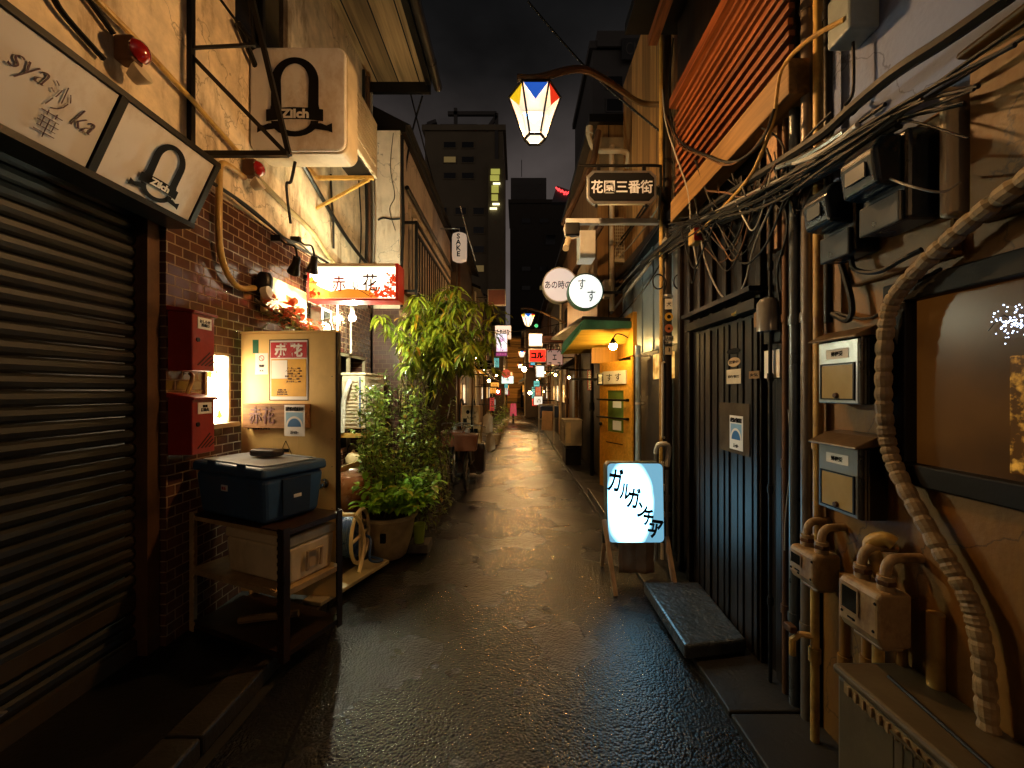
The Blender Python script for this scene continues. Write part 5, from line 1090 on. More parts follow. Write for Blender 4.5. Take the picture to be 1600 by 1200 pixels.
# ------------------------------------------------------------------ left: the pale house with a railing
B3 = thing('pale_house', 'pale plaster house with a tall dark window and black balcony railing', 'building', (-2,8,0))
MB().box((-2.05,5.91,2.78),(-1.69,6.2,5.35)).box((-3,6.2,2.78),(-1.69,6.35,5.35)).box((-3,6.35,4.55),(-1.69,10.4,5.35)).box((-3,7.4,2.78),(-1.69,10.4,4.549)).obj('upper_wall', M_plast2, B3)
MB().box((-2.08,5.9,.05),(-1.70,6.3,2.778)).obj('tile_pier', M_brickF, B3)
MB().box((-3,6.32,.05),(-1.95,10.4,2.778)).obj('lower_wall', M_dark, B3)
MB().box((-2.9,6.36,2.8),(-1.78,7.39,4.54)).obj('dark_window', M_glassd, B3)
MB().box((-1.80,6.62,2.8),(-1.72,6.68,4.54)).box((-1.80,7.0,2.8),(-1.72,7.34,4.54)).obj('window_frame', M_plast2, B3)
MB().box((-3,5.95,5.352),(-1.62,10.4,5.45)).prism([(-3.2,5.95,5.46),(-1.55,5.95,5.46),(-3.2,5.95,6.3)], (0,4.45,0)).obj('roof', M_black, B3)
MB().tube([(-1.64,6.1,4.62),(-1.64,10.3,4.62)], .035, 8).obj('lintel_pipe', M_black, B3, smooth=True)
mb = MB(); xr = -1.50
for zz in (3.08, 3.95, 4.10): mb.bar((xr,6.1,zz),(xr,9.2,zz),.035)
mb.bar((-1.69,6.1,4.10),(xr,6.1,4.10),.035).bar((-1.69,6.1,3.08),(xr,6.1,3.08),.035).bar((xr,6.1,3.0),(xr,6.1,4.12),.04)
for i in range(17): mb.bar((xr,6.3+i*.18,3.08),(xr,6.3+i*.18,3.95),.018)
for i in range(3): mb.bar((-1.69,6.6+i*1.2,2.85),(xr,6.6+i*1.2,3.08),.025)
mb.obj('balcony_railing', M_black, B3)
MB().box((-1.69,6.1,3.04),(-1.52,9.2,3.06)).obj('balcony_floor', M_rust, B3)
put(MB().tube(smoothpath([(-1.67,5.95,5.3),(-1.66,5.92,4.6),(-1.64,5.90,4.0),(-1.67,5.89,3.2),(-1.66,5.89,2.8)],5), .022, 7).obj('cable', M_cable, smooth=True), 'thick black cable down the corner of the pale house', 'cable')
put(MB().tube(smoothpath([(-2.0,5.89,4.05),(-1.92,5.885,4.08),(-1.80,5.885,4.06),(-1.68,5.885,4.07)],4), .012, 6).obj('cable', M_cable, smooth=True), 'short black cable crossing the white pillar', 'cable')
put(MB().tube(smoothpath([(-1.78,5.89,5.3),(-1.82,5.885,4.8),(-1.76,5.885,4.4),(-1.83,5.885,4.2),(-1.75,5.885,3.9)],6), .005, 5).obj('cable', M_cable, smooth=True), 'thin wire dangling on the white pillar', 'cable')
put(MB().tube(smoothpath([(-2.02,5.885,3.12),(-1.9,5.88,3.12),(-1.84,5.88,3.1),(-1.84,5.88,2.86)],4), .022, 8).obj('conduit_pipe', M_black, smooth=True), 'black elbow pipe at the foot of the white pillar', 'pipe')
# hanging "SAKE" lantern
def sake():
    c = P(718,387,9.0); t = thing('paper_lantern', 'white cylindrical sake lantern hanging from the pale house', 'paper lantern', c)
    MB().lathe([(.09,-.31),(.15,-.28),(.165,-.2),(.165,.2),(.15,.28),(.09,.31),(.001,.312)], c, 20).obj('shade', emi('dim paper', (.55,.42,.30), .55, (.7,.6,.5)), t, smooth=True)
    text('S\nA\nK\nE', .15, frame(c+Vector((0,-.175,0)),0), M_ink, t, bold=.004, line=.85)
    MB().tube([c+Vector((0,0,.31)),c+Vector((0,0,.42)),c+Vector((-.42,0,.42))], .015, 6).obj('bracket', M_steel, t)
sake()
put(MB().tube([P(719,322,8.6),P(731,368,8.8),P(743,408,9.0)], .012, 6).obj('cable', M_white), 'thin pale wet wire above the sake lantern', 'cable')

# ------------------------------------------------------------------ right: blue grey house, cables, canopy, yellow door
B4 = thing('sheet_metal_house', 'blue grey sheet clad house behind the utility pole', 'building', (1.7,4.5,0))
MB().box((1.52,3.70,2.05),(6,5.9,3.25)).obj('sheet_wall', M_blue, B4)
MB().box((1.53,3.70,3.251),(6,5.9,6.0)).obj('upper_wall', M_planksY, B4)
MB().box((1.53,3.70,.03),(6,5.9,2.049)).obj('lower_wall', M_dark, B4)
MB().box((1.42,3.72,3.2),(1.55,5.9,3.29)).obj('sill_beam', M_black, B4)
MB().box((1.47,4.15,.05),(1.535,5.0,1.95)).obj('dark_door', mat('dark door', (.03,.022,.016), .4), B4)
mb = MB()
for i in range(6): mb.box((1.505,3.75+i*.4,2.06),(1.525,3.78+i*.4,3.24))
mb.obj('seams', M_blue, B4)
MB().box((1.46,3.98,1.72),(1.53,4.4,1.98)).obj('lit_transom', glowpane('warm transom', (1,.6,.15), (.5,.2,.03), 1.2, 10), B4)
t = thing('blue_drainpipe', 'pale blue drainpipe with white brackets right of the yellow door', 'pipe', (1.4,4.74,.05)); c = P(997,0,4.74)
MB().tube([(c.x,4.74,.3),(c.x,4.74,2.12)], .03, 10).obj('shaft', mat('pale blue pipe', (.30,.40,.47), .35), t, smooth=True)
for z in (.75,1.45,2.0): MB().lathe([(.036,-.012),(.036,.012)], (c.x,4.74,z), 10).box((c.x,4.73,z-.01),(c.x+.12,4.76,z+.01)).obj('bracket', M_white, t)
t = thing('water_meter_pipes', 'white pipe cluster with taps behind the blue standing sign', 'pipe', (1.33,3.75,.02)); 
for i, (x, r) in enumerate(((1.29,.022),(1.345,.016),(1.39,.02))): MB().tube([(x,3.8,.02),(x,3.8,1.02-.08*i)], r, 8).lathe([(r+.01,-.03),(r+.012,0),(r+.01,.03)], (x,3.8,.8-.1*i), 8).lathe([(r+.012,-.02),(r+.014,.02)], (x,3.8,.45), 8).obj('riser', M_steel if i != 1 else M_white, t, smooth=True)
MB().tube(smoothpath([(1.29,3.8,1.02),(1.29,3.76,1.09),(1.33,3.74,1.11),(1.39,3.76,1.08),(1.39,3.8,.9)],4), .024, 8).obj('bend', M_white, t, smooth=True)
put(MB().tube([(1.40,3.9,1.15),(1.375,3.88,1.16),(1.375,3.88,1.86),(1.40,3.9,1.87)], .012, 6).obj('handrail', M_cream, smooth=True), 'slim pale vertical handrail left of the utility pole', 'handrail')
# upper right clutter: pipes by the pole and the plank faced house
B5 = thing('plank_house', 'ochre plank house with a caged balcony above the yellow door', 'building', (2,8,0))
MB().box((1.18,6.02,2.62),(6,9.6,5.5)).obj('upper_wall', M_planks, B5)
MB().box((1.5,6.02,.03),(6,9.6,2.618)).obj('lower_wall', M_dark, B5)
MB().box((1.05,5.95,5.502),(6,9.7,5.62)).obj('roof', M_black, B5)
MB().box((1.2,5.985,4.75),(1.75,6.01,5.3)).obj('tarpaulin', mat('tan tarpaulin', (.30,.20,.10), .6, bump=.8, bscale=9), B5)
mb = MB(); gx0, gx1, gy0, gy1, gz0, gz1 = .98, 1.50, 5.75, 7.3, 3.42, 4.02
for i in range(8): x = gx0+.32+(gx1-gx0-.32)*i/7; mb.bar((x,gy0,gz0),(x,gy0,gz1),.010)
for i in range(14): z = gz0+(gz1-gz0)*i/13; mb.bar((gx0+.32,gy0,z),(gx1,gy0,z),.008)
for i in range(14): y = gy0+.1+(gy1-gy0-.1)*i/13; mb.bar((gx0+.1,y,gz0-.25),(gx0+.1,y,gz1-.1),.014)
mb.bar((gx0+.1,gy0,gz1-.05),(gx0+.1,gy1,gz1-.05),.05).bar((gx0+.32,gy0,gz0),(gx1,gy0,gz0),.05).bar((gx0+.1,gy0,gz0-.25),(gx0+.1,gy1,gz0-.25),.05)
mb.obj('cage', M_cream, B5)
MB().box((gx0+.1,gy0+.03,gz0-.3),(1.6,gy1,gz0-.26)).obj('balcony_floor', M_rust, B5)
put(MB().tube([(1.32,5.7,2.7),(1.32,5.7,5.0)], .035, 10).obj('drainpipe', mat('pale drainpipe', (.5,.40,.28), .5, dirt=(.2,.1,.04)), smooth=True), 'pale thick drainpipe in front of the caged balcony', 'pipe')
mb = MB().tube(smoothpath([P(920,212,5.6),P(925,228,5.6),P(935,236,5.6),P(978,238,5.6),P(980,262,5.6)],4), .035, 8).lathe([(.05,0),(.05,.10)], P(921,210,5.6), 10)
put(mb.obj('drainpipe', M_cream, smooth=True), 'cream drainpipe elbow above the hanging street sign', 'pipe')
put(MB().tube([P(935,205,5.3),P(928,250,5.3),P(880,352,5.6)], .04, 8).obj('drainpipe', M_rust, smooth=True), 'dark slanting downpipe left of the hanging street sign', 'pipe')
put(MB().tube([P(940,352,5.0),P(915,395,5.4),P(895,430,6.0)], .035, 8).obj('downpipe', M_rust, smooth=True), 'rusty strut slanting under the white camera bar', 'pipe')
a, b = P(905,405,4.6), P(921,362,4.6); put(MB().box((a.x,4.55,a.z),(b.x+.06,4.8,b.z)).obj('junction_box', M_white, bevel=.006), 'cream junction box under the white camera bar', 'junction box')
a, b = P(943,465,5.3), P(953,438,5.3); put(MB().box((a.x,5.25,a.z),(b.x,5.4,b.z)).obj('junction_box', M_cream, bevel=.006), 'small cream junction box right of the lit round sign', 'junction box')
# round signs
def round_sign(px, py, rp, y, face, lab, d=.14):
    c = P(px,py,y); r = rp/F*y; t = thing('round_sign', lab, 'shop sign', c); M = Matrix.Rotation(R(90),4,'X')
    MB().lathe([(r*.93,0),(r*.93,.006),(.001,.006)], c+Vector((0,-.001,0)), 40, M=M).obj('face', face, t)
    MB().lathe([(r,-d),(r,.004),(r*.94,.010),(r*.94,-.001),(.001,-.002)], c, 40, M=M).obj('casing', M_greenroof if face is E_rsign else M_white, t, smooth=True)
    MB().bar(c+Vector((r*.9,d/2,0)),c+Vector((r+.25,d/2,0)),.03).obj('arm', M_black, t)
    return t, c, frame(c+Vector((0,-.009,0)),0)
t, c, M = round_sign(915,455,28,5.15,E_rsign,'glowing round white sign with two black characters')
text('す', .16, M @ Matrix.Translation((-.05,.085,.004)), M_ink, t, bold=.001, sx=.7); text('す', .17, M @ Matrix.Translation((.07,-.06,.004)), M_ink, t, bold=.001, sx=.7)
t, c, M = round_sign(875,445,27.5,5.7,E_rsign2,'dim round cream sign with a line of characters behind the glowing one')
text('あの時の', .12, M @ Matrix.Translation((-.03,0,0)), M_ink, t, w=.36, bold=.001)
# canopy over the yellow door
t = thing('canopy', 'green edged canopy with yellow boards over the yellow door', 'canopy', (1.1,5.8,2.3))
A1, A2 = P(985,503,5.25), P(912,500,5.25)
MB().prism([P(912,500,5.3),P(990,503,5.3),P(990,513,5.3),P(905,516,5.3)], (0,-.04,0)).obj('green_fascia', M_greenroof, t)
MB().prism([P(908,500,5.3),P(990,502,5.3),P(990,497,5.3),P(910,494,5.3)], (-.25,1.7,-.05)).obj('roof_sheet', M_black, t)
MB().prism([P(912,499,5.3),P(906,515,5.3),P(876,553,5.45),P(880,535,5.45)], (.03,.01,0)).obj('edge_strip', M_greenroof, t)
for k, (q0, q1, yy, dz) in enumerate((((906,516),(985,514),5.32,.14),((897,532),(968,528),5.8,.09),((889,543),(950,540),6.3,.07))):
    a, b = P(*q0,yy), P(*q1,yy); MB().prism([a, b, b+Vector((0,.25,-dz*1.2)), a+Vector((-.1,.25,-dz*1.2))], (0,.02,.02)).obj('board', M_ystain, t)
t = thing('bare_bulb', 'warm bare bulb under a small shade beneath the canopy', 'bulb', P(958,540,5.25)); c = P(958,541,5.25)
MB().sphere(c, .05, 14).obj('bulb', E_bulby, t, smooth=True)
MB().lathe([(.055,.03),(.03,.07),(.018,.10),(.001,.105)], c, 14).obj('shade', M_black, t, smooth=True)
MB().tube(smoothpath([c+Vector((0,0,.1)),c+Vector((.05,.02,.16)),c+Vector((.14,.05,.15)),c+Vector((.22,.1,.12))],4), .008, 6).obj('lead', M_cable, t)
# yellow door
dh, df = Vector((1.50,5.35,0)), Vector((1.21,6.0,0)); dv2 = df-dh; W2 = dv2.length; ang = math.degrees(math.atan2(-dv2.y,-dv2.x))
D2 = frame((df.x,df.y,0), math.degrees(math.atan2(dh.y-df.y,dh.x-df.x)))
t = thing('door', 'yellow varnished wooden door with two black push bars under the canopy', 'door', mw=D2)
z0, z1 = .22, 2.0
MB().box((0,z0,-.04),(W2*.24,z1,0)).box((W2*.76,z0,-.04),(W2,z1,0)).box((W2*.24,z0,-.04),(W2*.76,1.02,-.001)).box((W2*.24,1.60,-.04),(W2*.76,z1,-.001)).obj('leaf', M_doorR, t, local=True)
MB().box((W2*.24,1.02,-.03),(W2*.76,1.60,-.02)).obj('glass', mat('green stained glass', (.12,.17,.03), .2, bump=.3), t, local=True)
for zz in (1.22,1.47): MB().tube([(0,zz,.045),(W2*.93,zz,.045)], .014, 8).tube([(W2*.9,zz,0),(W2*.9,zz,.045)], .02, 8).obj('push_bar', M_black, t, local=True)
MB().box((W2*.4,1.05,-.0195),(W2*.66,1.18,-.018)).box((W2*.4,1.36,-.0195),(W2*.66,1.45,-.018)).obj('notices', M_paper, t, local=True)
MB().sphere((.06,1.12,.03), .028, 10).obj('knob', M_black, t, local=True, smooth=True)
MB().box((W2*.22,.86,.0005),(W2*.74,.875,.004)).obj('groove', M_rust, t, local=True)
t = thing('name_plate', 'cream plate with two characters on top of the yellow door', 'nameplate', mw=D2 @ Matrix.Translation((W2*.5,1.78,.002)))
MB().box((-W2*.36,-.09,0),(W2*.36,.09,.02)).obj('plate', M_white, t, local=True); text('す す', .12, MW[t] @ Matrix.Translation((0,0,.023)), M_ink, t, w=W2*.45)
put(MB().tube([(W2+.01,z0,0),(W2+.01,2.05,0)], .02, 6).obj('door_post', M_doorR, mw=D2), 'slim yellow post at the hinge side of the yellow door', 'post')
put(MB().box((1.47,5.2,2.05),(1.52,6.0,2.6)).box((1.1,6.03,2.0),(1.5,6.1,2.6)).obj('door_surround', M_doorR), 'yellow wooden surround above the yellow door', 'door surround')
put(MB().prism([(1.02,4.2,.04),(1.40,4.2,.04),(1.46,5.4,.04),(1.05,6.1,.04)], (0,0,.11)).obj('stone_step', M_kerb, bevel=.01), 'worn step in front of the yellow door', 'step')

# ------------------------------------------------------------------ cables along the right hand side
def wire(pts, r, m, lab, group=None, name='cable', sag=0):
    put(MB().tube(smoothpath(pts,7), r, 7).obj(name, m, smooth=True), lab, 'cable', group)
XW = 1.30
def W3(*pts): return [Wp(px,py,X) for px,py,X in pts]
wire(W3((1580,-10,1.28),(1480,60,1.28),(1400,112,1.28),(1335,165,1.29),(1290,205,1.30),(1230,245,1.30),(1160,290,1.30),(1100,330,1.30),(1050,372,1.32),(1003,412,1.36)), .022, M_cable, 'thickest black cable sweeping down the lane from the top right corner')
wire(W3((1610,30,1.30),(1500,105,1.30),(1430,155,1.30),(1380,187,1.30),(1310,232,1.30),(1240,268,1.30),(1150,315,1.31),(1080,365,1.33),(1000,420,1.36)), .007, M_cable, 'thin taut black cable just below the thickest cable')
wire(W3((1610,52,1.32),(1500,122,1.32),(1400,182,1.32),(1300,240,1.32),(1200,285,1.32),(1100,350,1.33),(1040,385,1.36)), .006, M_cable, 'lowest taut black cable at the right edge, parallel to the pair above')
G = 'tangled cables along the right hand houses'
for i in range(9):
    dx, dy = rnd.uniform(-8,8), rnd.uniform(-10,14); X = 1.27+.012*i; s1 = rnd.uniform(0,22)
    wire(W3((1400+dx,190+dy,X),(1320,235+dy+s1*.4,X),(1250,262+dy+s1,X),(1170,300+dy+s1,X),(1100,340+dy+s1*.5,X),(1045,378+dy,X+.06),(985,430+dy*.5,X+.12),(930,500+dy*.5,X+.14)), rnd.choice([.006,.008,.011]), rnd.choice([M_cable,M_cable,M_cable,M_cableg]), 'black or grey cable in the bundle tangled along the right hand houses', G)
LOOP = [([(1035,140,1.3),(1040,190,1.28),(1055,240,1.28),(1075,300,1.28),(1080,360,1.3),(1090,420,1.3)],.006,M_cableg,'pale cable falling beside the red slats'),
 ([(1052,60,1.3),(1045,150,1.28),(1058,215,1.26),(1110,245,1.25),(1150,252,1.25),(1190,220,1.25),(1210,170,1.25)],.007,M_cable,'black cable looping across the lower red slats'),
 ([(1040,180,1.28),(1060,225,1.26),(1100,245,1.25),(1135,258,1.25),(1170,240,1.25),(1200,200,1.25)],.005,M_rust,'brown cable looping across the lower red slats'),
 ([(1085,300,1.3),(1100,400,1.32),(1130,465,1.33),(1160,450,1.33),(1180,380,1.32),(1215,300,1.31)],.0055,M_cableg,'pale cable hanging in a deep loop on the dark boards'),
 ([(1086,250,1.28),(1125,355,1.3),(1158,410,1.31),(1195,385,1.31),(1230,300,1.3)],.006,M_cable,'black cable hanging in a shallow loop on the dark boards'),
 ([(1320,30,1.3),(1260,65,1.28),(1222,110,1.28),(1210,180,1.28),(1190,240,1.28),(1165,285,1.28),(1110,345,1.29),(1088,368,1.3)],.0105,M_yellow,'olive conduit curving from the top down to the red marker'),
 ([(1300,175,1.33),(1265,210,1.33),(1230,255,1.33),(1222,300,1.34),(1230,345,1.34),(1222,400,1.35)],.006,M_cable,'dark cable drooping between the upright pipes'),
 ([(1375,190,1.3),(1350,245,1.3),(1338,275,1.3),(1355,290,1.3),(1400,280,1.3)],.007,M_cable,'black cable dropping to the farther electricity meter'),
 ([(1380,275,1.24),(1420,290,1.2),(1470,300,1.24),(1500,285,1.33)],.0035,M_cableg,'thin pale wire drooping in front of the nearer electricity meter'),
 ([(1330,395,1.33),(1335,420,1.33),(1370,425,1.33),(1410,405,1.34),(1440,390,1.35)],.009,M_cable,'black cable sagging below the electricity meters'),
 ([(1310,400,1.37),(1330,470,1.37),(1325,500,1.37),(1300,490,1.38)],.012,M_cable,'thick black loop left of the tape wrapped pipe'),
 ([(1305,488,1.38),(1345,498,1.37),(1375,490,1.36),(1400,460,1.36),(1470,420,1.37)],.006,M_cable,'thin black cable above the upper mailbox'),
 ([(1190,200,1.3),(1215,215,1.3),(1225,245,1.3),(1205,290,1.3),(1185,330,1.3)],.005,M_cable,'short kinked cable by the peeling post'),
 ([(1235,240,1.31),(1225,300,1.31),(1230,360,1.32),(1215,420,1.33),(1218,470,1.34)],.006,M_cable,'cable dropping to the glass jar meter'),
 ([(1232,640,1.37),(1236,720,1.37),(1228,800,1.37),(1226,860,1.37)],.004,M_cableg,'thin pale wire hanging near the farther gas meter'),
 ([(1240,255,1.28),(1290,235,1.28),(1340,195,1.28)],.011,M_white,'short pale sleeve on the cable bundle'),
 ([(1215,262,1.28),(1265,240,1.28),(1320,205,1.28)],.013,M_steel,'short silver sleeve on the cable bundle')]
for pts, r, m, lab in LOOP: wire(W3(*pts), r, m, lab)
for i in range(30):
    x0 = rnd.uniform(1060,1230); x1 = x0+rnd.uniform(25,110); X = rnd.uniform(1.26,1.36)
    yb = lambda q: 390-(q-1040)*.62
    dip = rnd.uniform(20,95); p0, p1 = yb(x0)+rnd.uniform(-60,10), yb(x1)+rnd.uniform(-40,15); xm = (x0+x1)/2
    wire(W3((x0,p0,X),(xm-(x1-x0)*.2,(p0+p1)/2+dip*.8,X),(xm,(p0+p1)/2+dip,X),(xm+(x1-x0)*.25,(p0+p1)/2+dip*.6,X),(x1,p1,X)), rnd.choice([.003,.004,.006]), rnd.choice([M_cable,M_cable,M_cableg,M_rust]), 'drooping loop of thin cable in the tangle over the dark boards', 'drooping cable loops over the dark boards')
for i in range(7):
    y0 = rnd.uniform(330,470); X = rnd.uniform(1.38,1.46)
    wire(W3((1040,y0-60,X),(1010,y0-15+rnd.uniform(-8,8),X),(975,y0+30,X),(940,y0+60+rnd.uniform(-10,20),X)), rnd.choice([.008,.012,.016]), rnd.choice([M_cable,M_cableg,M_cable]), 'cable running from the utility pole towards the caged balcony', 'cables beyond the utility pole')
for i in range(12):
    yr = rnd.uniform(30,230); yl = 372+rnd.uniform(-35,25); X = rnd.uniform(1.24,1.33); xs_ = rnd.uniform(1330,1600); k = (xs_-1045)/555.0
    wire(W3((xs_,(yr-372)*k+372 if xs_ > 1500 else 372-(xs_-1045)*.58+rnd.uniform(-15,25),X),(1045+(xs_-1045)*.66,372-(xs_-1045)*.66*.58+rnd.uniform(0,30),X),(1045+(xs_-1045)*.33,372-(xs_-1045)*.33*.58+rnd.uniform(5,34),X),(1045,yl,X+.04)), rnd.choice([.0035,.005,.007]), M_cable, 'thin black cable fanning out from the utility pole along the right hand walls', 'black cables fanning from the utility pole')
t = thing('red_marker', 'small red and yellow junction box on the cables beside the pole', 'junction box', Wp(1085,372,1.3)); c = Wp(1087,370,1.3)
MB().box(c+Vector((-.03,-.05,-.05)), c+Vector((.04,.06,.05))).obj('box', M_yellow, t, bevel=.006); MB().box(c+Vector((-.034,-.056,-.045)), c+Vector((.02,-.051,.045))).obj('red_face', M_red, t)
for i in range(2):
    c = P((1029,1062)[i],440,3.88); n = 18
    put(MB().tube([c+Vector((.055*math.cos(2*math.pi*k/n),.004*k/n,.07*math.sin(2*math.pi*k/n))) for k in range(n*2+1)], .006, 6).obj('cable_coil', M_cable, smooth=True), ['coil of black cable left of the utility pole','coil of black cable right of the utility pole'][i], 'cable')
# wet wire across the sky
pp = [P(825,2,4.2),P(870,55,4.2),P(915,105,4.1),P(955,142,4.05),P(1000,180,4.0),P(1040,212,3.95)]
wire(pp, .010, M_cable, 'rain beaded wire slanting across the sky past the nearest lantern')
t = bpy.data.objects[[o.name for o in bpy.data.objects if o.get('label','').startswith('rain beaded')][0]]; MW[t] = t.matrix_world.copy(); mb = MB(); sp_ = smoothpath(pp,14)
for q in sp_[::2]: mb.sphere(q+Vector((0,0,-.012)), rnd.uniform(.004,.007), 6)
mb.obj('raindrops', mat('water drop', (.7,.7,.7), .05, .6, bump=0), t)
wire([P(640,140,6.3),P(655,200,7),P(676,280,8.5),P(690,330,9)], .012, M_cable, 'black cable hanging from the end of the left eave')
wire([P(660,150,6.2),P(642,215,6.3),P(630,300,6.2),P(624,420,6.1)], .014, M_cable, 'second black cable hanging from the left eave past the white pillar')

# ------------------------------------------------------------------ down the lane
def lsign(name, lab, px0, py0, px1, py1, y, face, txt=None, tm=M_ink, side=1, d=.12, frame_m=M_black, vertical=False, tw=.8, cat='shop sign', group=None, bold=0.0):
    a, b = P(px0,max(py0,py1),y), P(px1,min(py0,py1),y); w, h = b.x-a.x, b.z-a.z; t = thing(name, lab, cat, ((a.x+b.x)/2,y,a.z), group=group)
    MB().box((a.x+.02,y-.004,a.z+.02),(b.x-.02,y,b.z-.02)).obj('face', face, t)
    MB().box((a.x,y+.001,a.z),(b.x,y+d,b.z)).obj('casing', frame_m, t, bevel=.008)
    xa = b.x if side > 0 else a.x; MB().bar((xa,y+d/2,(a.z+b.z)/2),(xa+side*.35,y+d/2,(a.z+b.z)/2),.03).obj('arm', M_black, t)
    if txt: text(txt, h*.5, frame(((a.x+b.x)/2,y-.006,(a.z+b.z)/2),0), tm, t, w=w*tw, bold=bold)
    return t
lsign('box_sign', 'brown box sign jutting from the left side above the pink sign', 762,477,790,452,12, mat('brown sign', (.16,.05,.025), .4), side=-1, frame_m=M_cream)
lsign('box_sign', 'cream sign with four black characters on the left side', 773,530,799,508,13, emi('lit cream', (.95,.72,.60), .9), 'たちはな', M_ink, side=-1, frame_m=M_white, bold=.006)
lsign('lit_sign', 'pink bordered white lit sign below the cream four character sign', 775,550,793,521,12.6, glowpane('pink white face', (1,.95,1), (.85,.25,.62), 1.2, 4, .40), 'り\nん', mat('pale magenta ink', (.5,.05,.3), .5, bump=0), side=-1, frame_m=M_white, tw=.3)
lsign('box_sign', 'small purple strip sign under the pink lit sign', 774,557,793,550,12.5, emi('violet', (.20,.02,.16), 1), 'スナック', M_pale, side=-1)
lsign('lit_sign', 'white lit box sign under the second lantern', 826,541,848,521,11.6, E_rsign, 'ノ七', mat('grey ink', (.25,.28,.25), .5, bump=0), side=1, frame_m=M_white, tw=.45)
lsign('box_sign', 'dark brown board sign with four faint characters right of the white lit box', 847,536,880,524,10.6, M_brown, '居酒屋処', M_rust, side=1)
lsign('lit_sign', 'red lit sign with a white corner and black characters', 826,566,853,545,11.0, emi('red lit', (.80,.022,.015), .95), 'コル', M_ink, side=1, frame_m=M_white, tw=.72, bold=.014)
lsign('box_sign', 'pinkish sign with five scattered characters below the brown board', 853,571,880,546,10.2, emi('dim pink', (.42,.26,.22), .55, (.5,.35,.3)), 'ス　ス\nエ\nス　ス', M_ink, side=1, frame_m=M_redlamp, tw=.75, bold=.005)
lsign('lit_sign', 'plain white lit box low on the right below the red lit sign', 837,590,851,571,11.4, E_rsign, side=1, frame_m=M_white)
lsign('lit_sign', 'small blue lit sign under the red lit sign', 828,571,837,564,11.2, emi('sky blue', (.10,.55,.75), 1), 'BAR', M_pale, side=1)
lsign('lit_sign', 'small orange lit sign beside the small blue one', 838,571,847,564,11.25, emi('orange lit', (.95,.42,.06), 1), '酒', M_ink, side=1)
t = thing('round_sign', 'round red sign on a pale panel at the left of the lane', 'shop sign', P(791,584,15)); c = P(791,584,15)
MB().lathe([(.16,0),(.16,.02),(.001,.02)], c, 22, M=Matrix.Rotation(R(90),4,'X')).obj('disc', emi('dull red', (.42,.05,.03), .6), t); text('営業', .15, frame(c+Vector((0,-.025,0)),0), M_rust, t)
lsign('lit_sign', 'white and teal lit sign under the round red sign', 783,600,803,587,15.3, emi('teal white', (.75,.98,.92), 1), '氷', mat('teal ink', (.03,.25,.25), .5, bump=0), side=-1, frame_m=M_greenroof, tw=.3)
lsign('box_sign', 'black sign with white capital letters on the left above the bicycles', 742,577,772,563,9.5, M_ink, 'PLACE', M_pale, side=-1, tw=.85)

# terraced bar houses farther down both sides
hue = [(.09,.055,.03),(.14,.085,.04),(.06,.045,.035),(.11,.07,.05),(.16,.10,.05),(.07,.06,.055),(.10,.05,.03)]
def bar_house(i, side, X, y0, y1, h, lab, wall, lit):
    s = side; t = thing('bar_house', lab, 'building', (s*(X+1),(y0+y1)/2,0)); L = y1-y0
    MB().box((s*X,y0+.02,.02),(s*(X+4),y1-.02,h)).obj('wall', wall, t)
    MB().prism([(s*(X-.25),y0,h-.15),(s*(X+2.2),y0,h+.9),(s*(X+4.2),y0,h-.15),(s*(X+4.2),y0,h-.05),(s*(X+2.2),y0,h+1.0),(s*(X-.25),y0,h-.05)], (0,L,0)).obj('roof', M_black, t)
    n = max(2, int(L/1.5))
    for k in range(n):
        ya = y0+.25+k*(L-.3)/n; yb = ya+.75
        MB().box((s*(X-.02),ya,.12),(s*(X-.004),yb,2.0)).obj('door', [M_doorR,M_darkwood,M_rust,M_brown,M_blue][(i+k) % 5], t)
        m = lit[(k+i) % len(lit)]
        if m is not None:
            w = MB().box((s*(X-.03),ya+.85,1.2),(s*(X-.004),min(ya+1.35,y1-.1),1.8)).obj('window', M_rust, t)
            MB().box((s*(X-.036),ya+.89,1.24),(s*(X-.031),min(ya+1.31,y1-.14),1.76)).obj('pane', m, w)
        up = MB().box((s*(X-.03),ya+.1,3.0),(s*(X-.004),ya+.95,4.0)).obj('window', M_black, t)
        MB().box((s*(X-.034),ya+.15,3.05),(s*(X-.031),ya+.90,3.95)).obj('pane', M_farwin, up)
        aw = MB().prism([(s*X,ya-.15,2.45),(s*(X-.42),ya-.15,2.15),(s*(X-.42),ya-.15,2.10),(s*X,ya-.15,2.25)], (0,1.1,0)).obj('awning', [M_greenroof,M_red,M_ystain,M_dark,M_blue][(i*2+k) % 5], t)
    MB().tube([(s*(X-.06),y0+.1,.1),(s*(X-.06),y0+.1,h-.2)], .035, 8).obj('downpipe', M_cream if i % 2 else M_rust, t)
    return t
GW = [glowpane('warm bar window', (1,.62,.22), (.55,.20,.03), 1.6, 7, .5), None, glowpane('white bar window', (1,.85,.6), (.7,.4,.15), 1.4, 8, .5)]
walls = [mat('bar wall %d' % k, c, .6, 0, var=.35, scale=3, bump=.3, dirt=(.03,.02,.015), dscale=2.5, damt=.7) for k, c in enumerate(hue)]
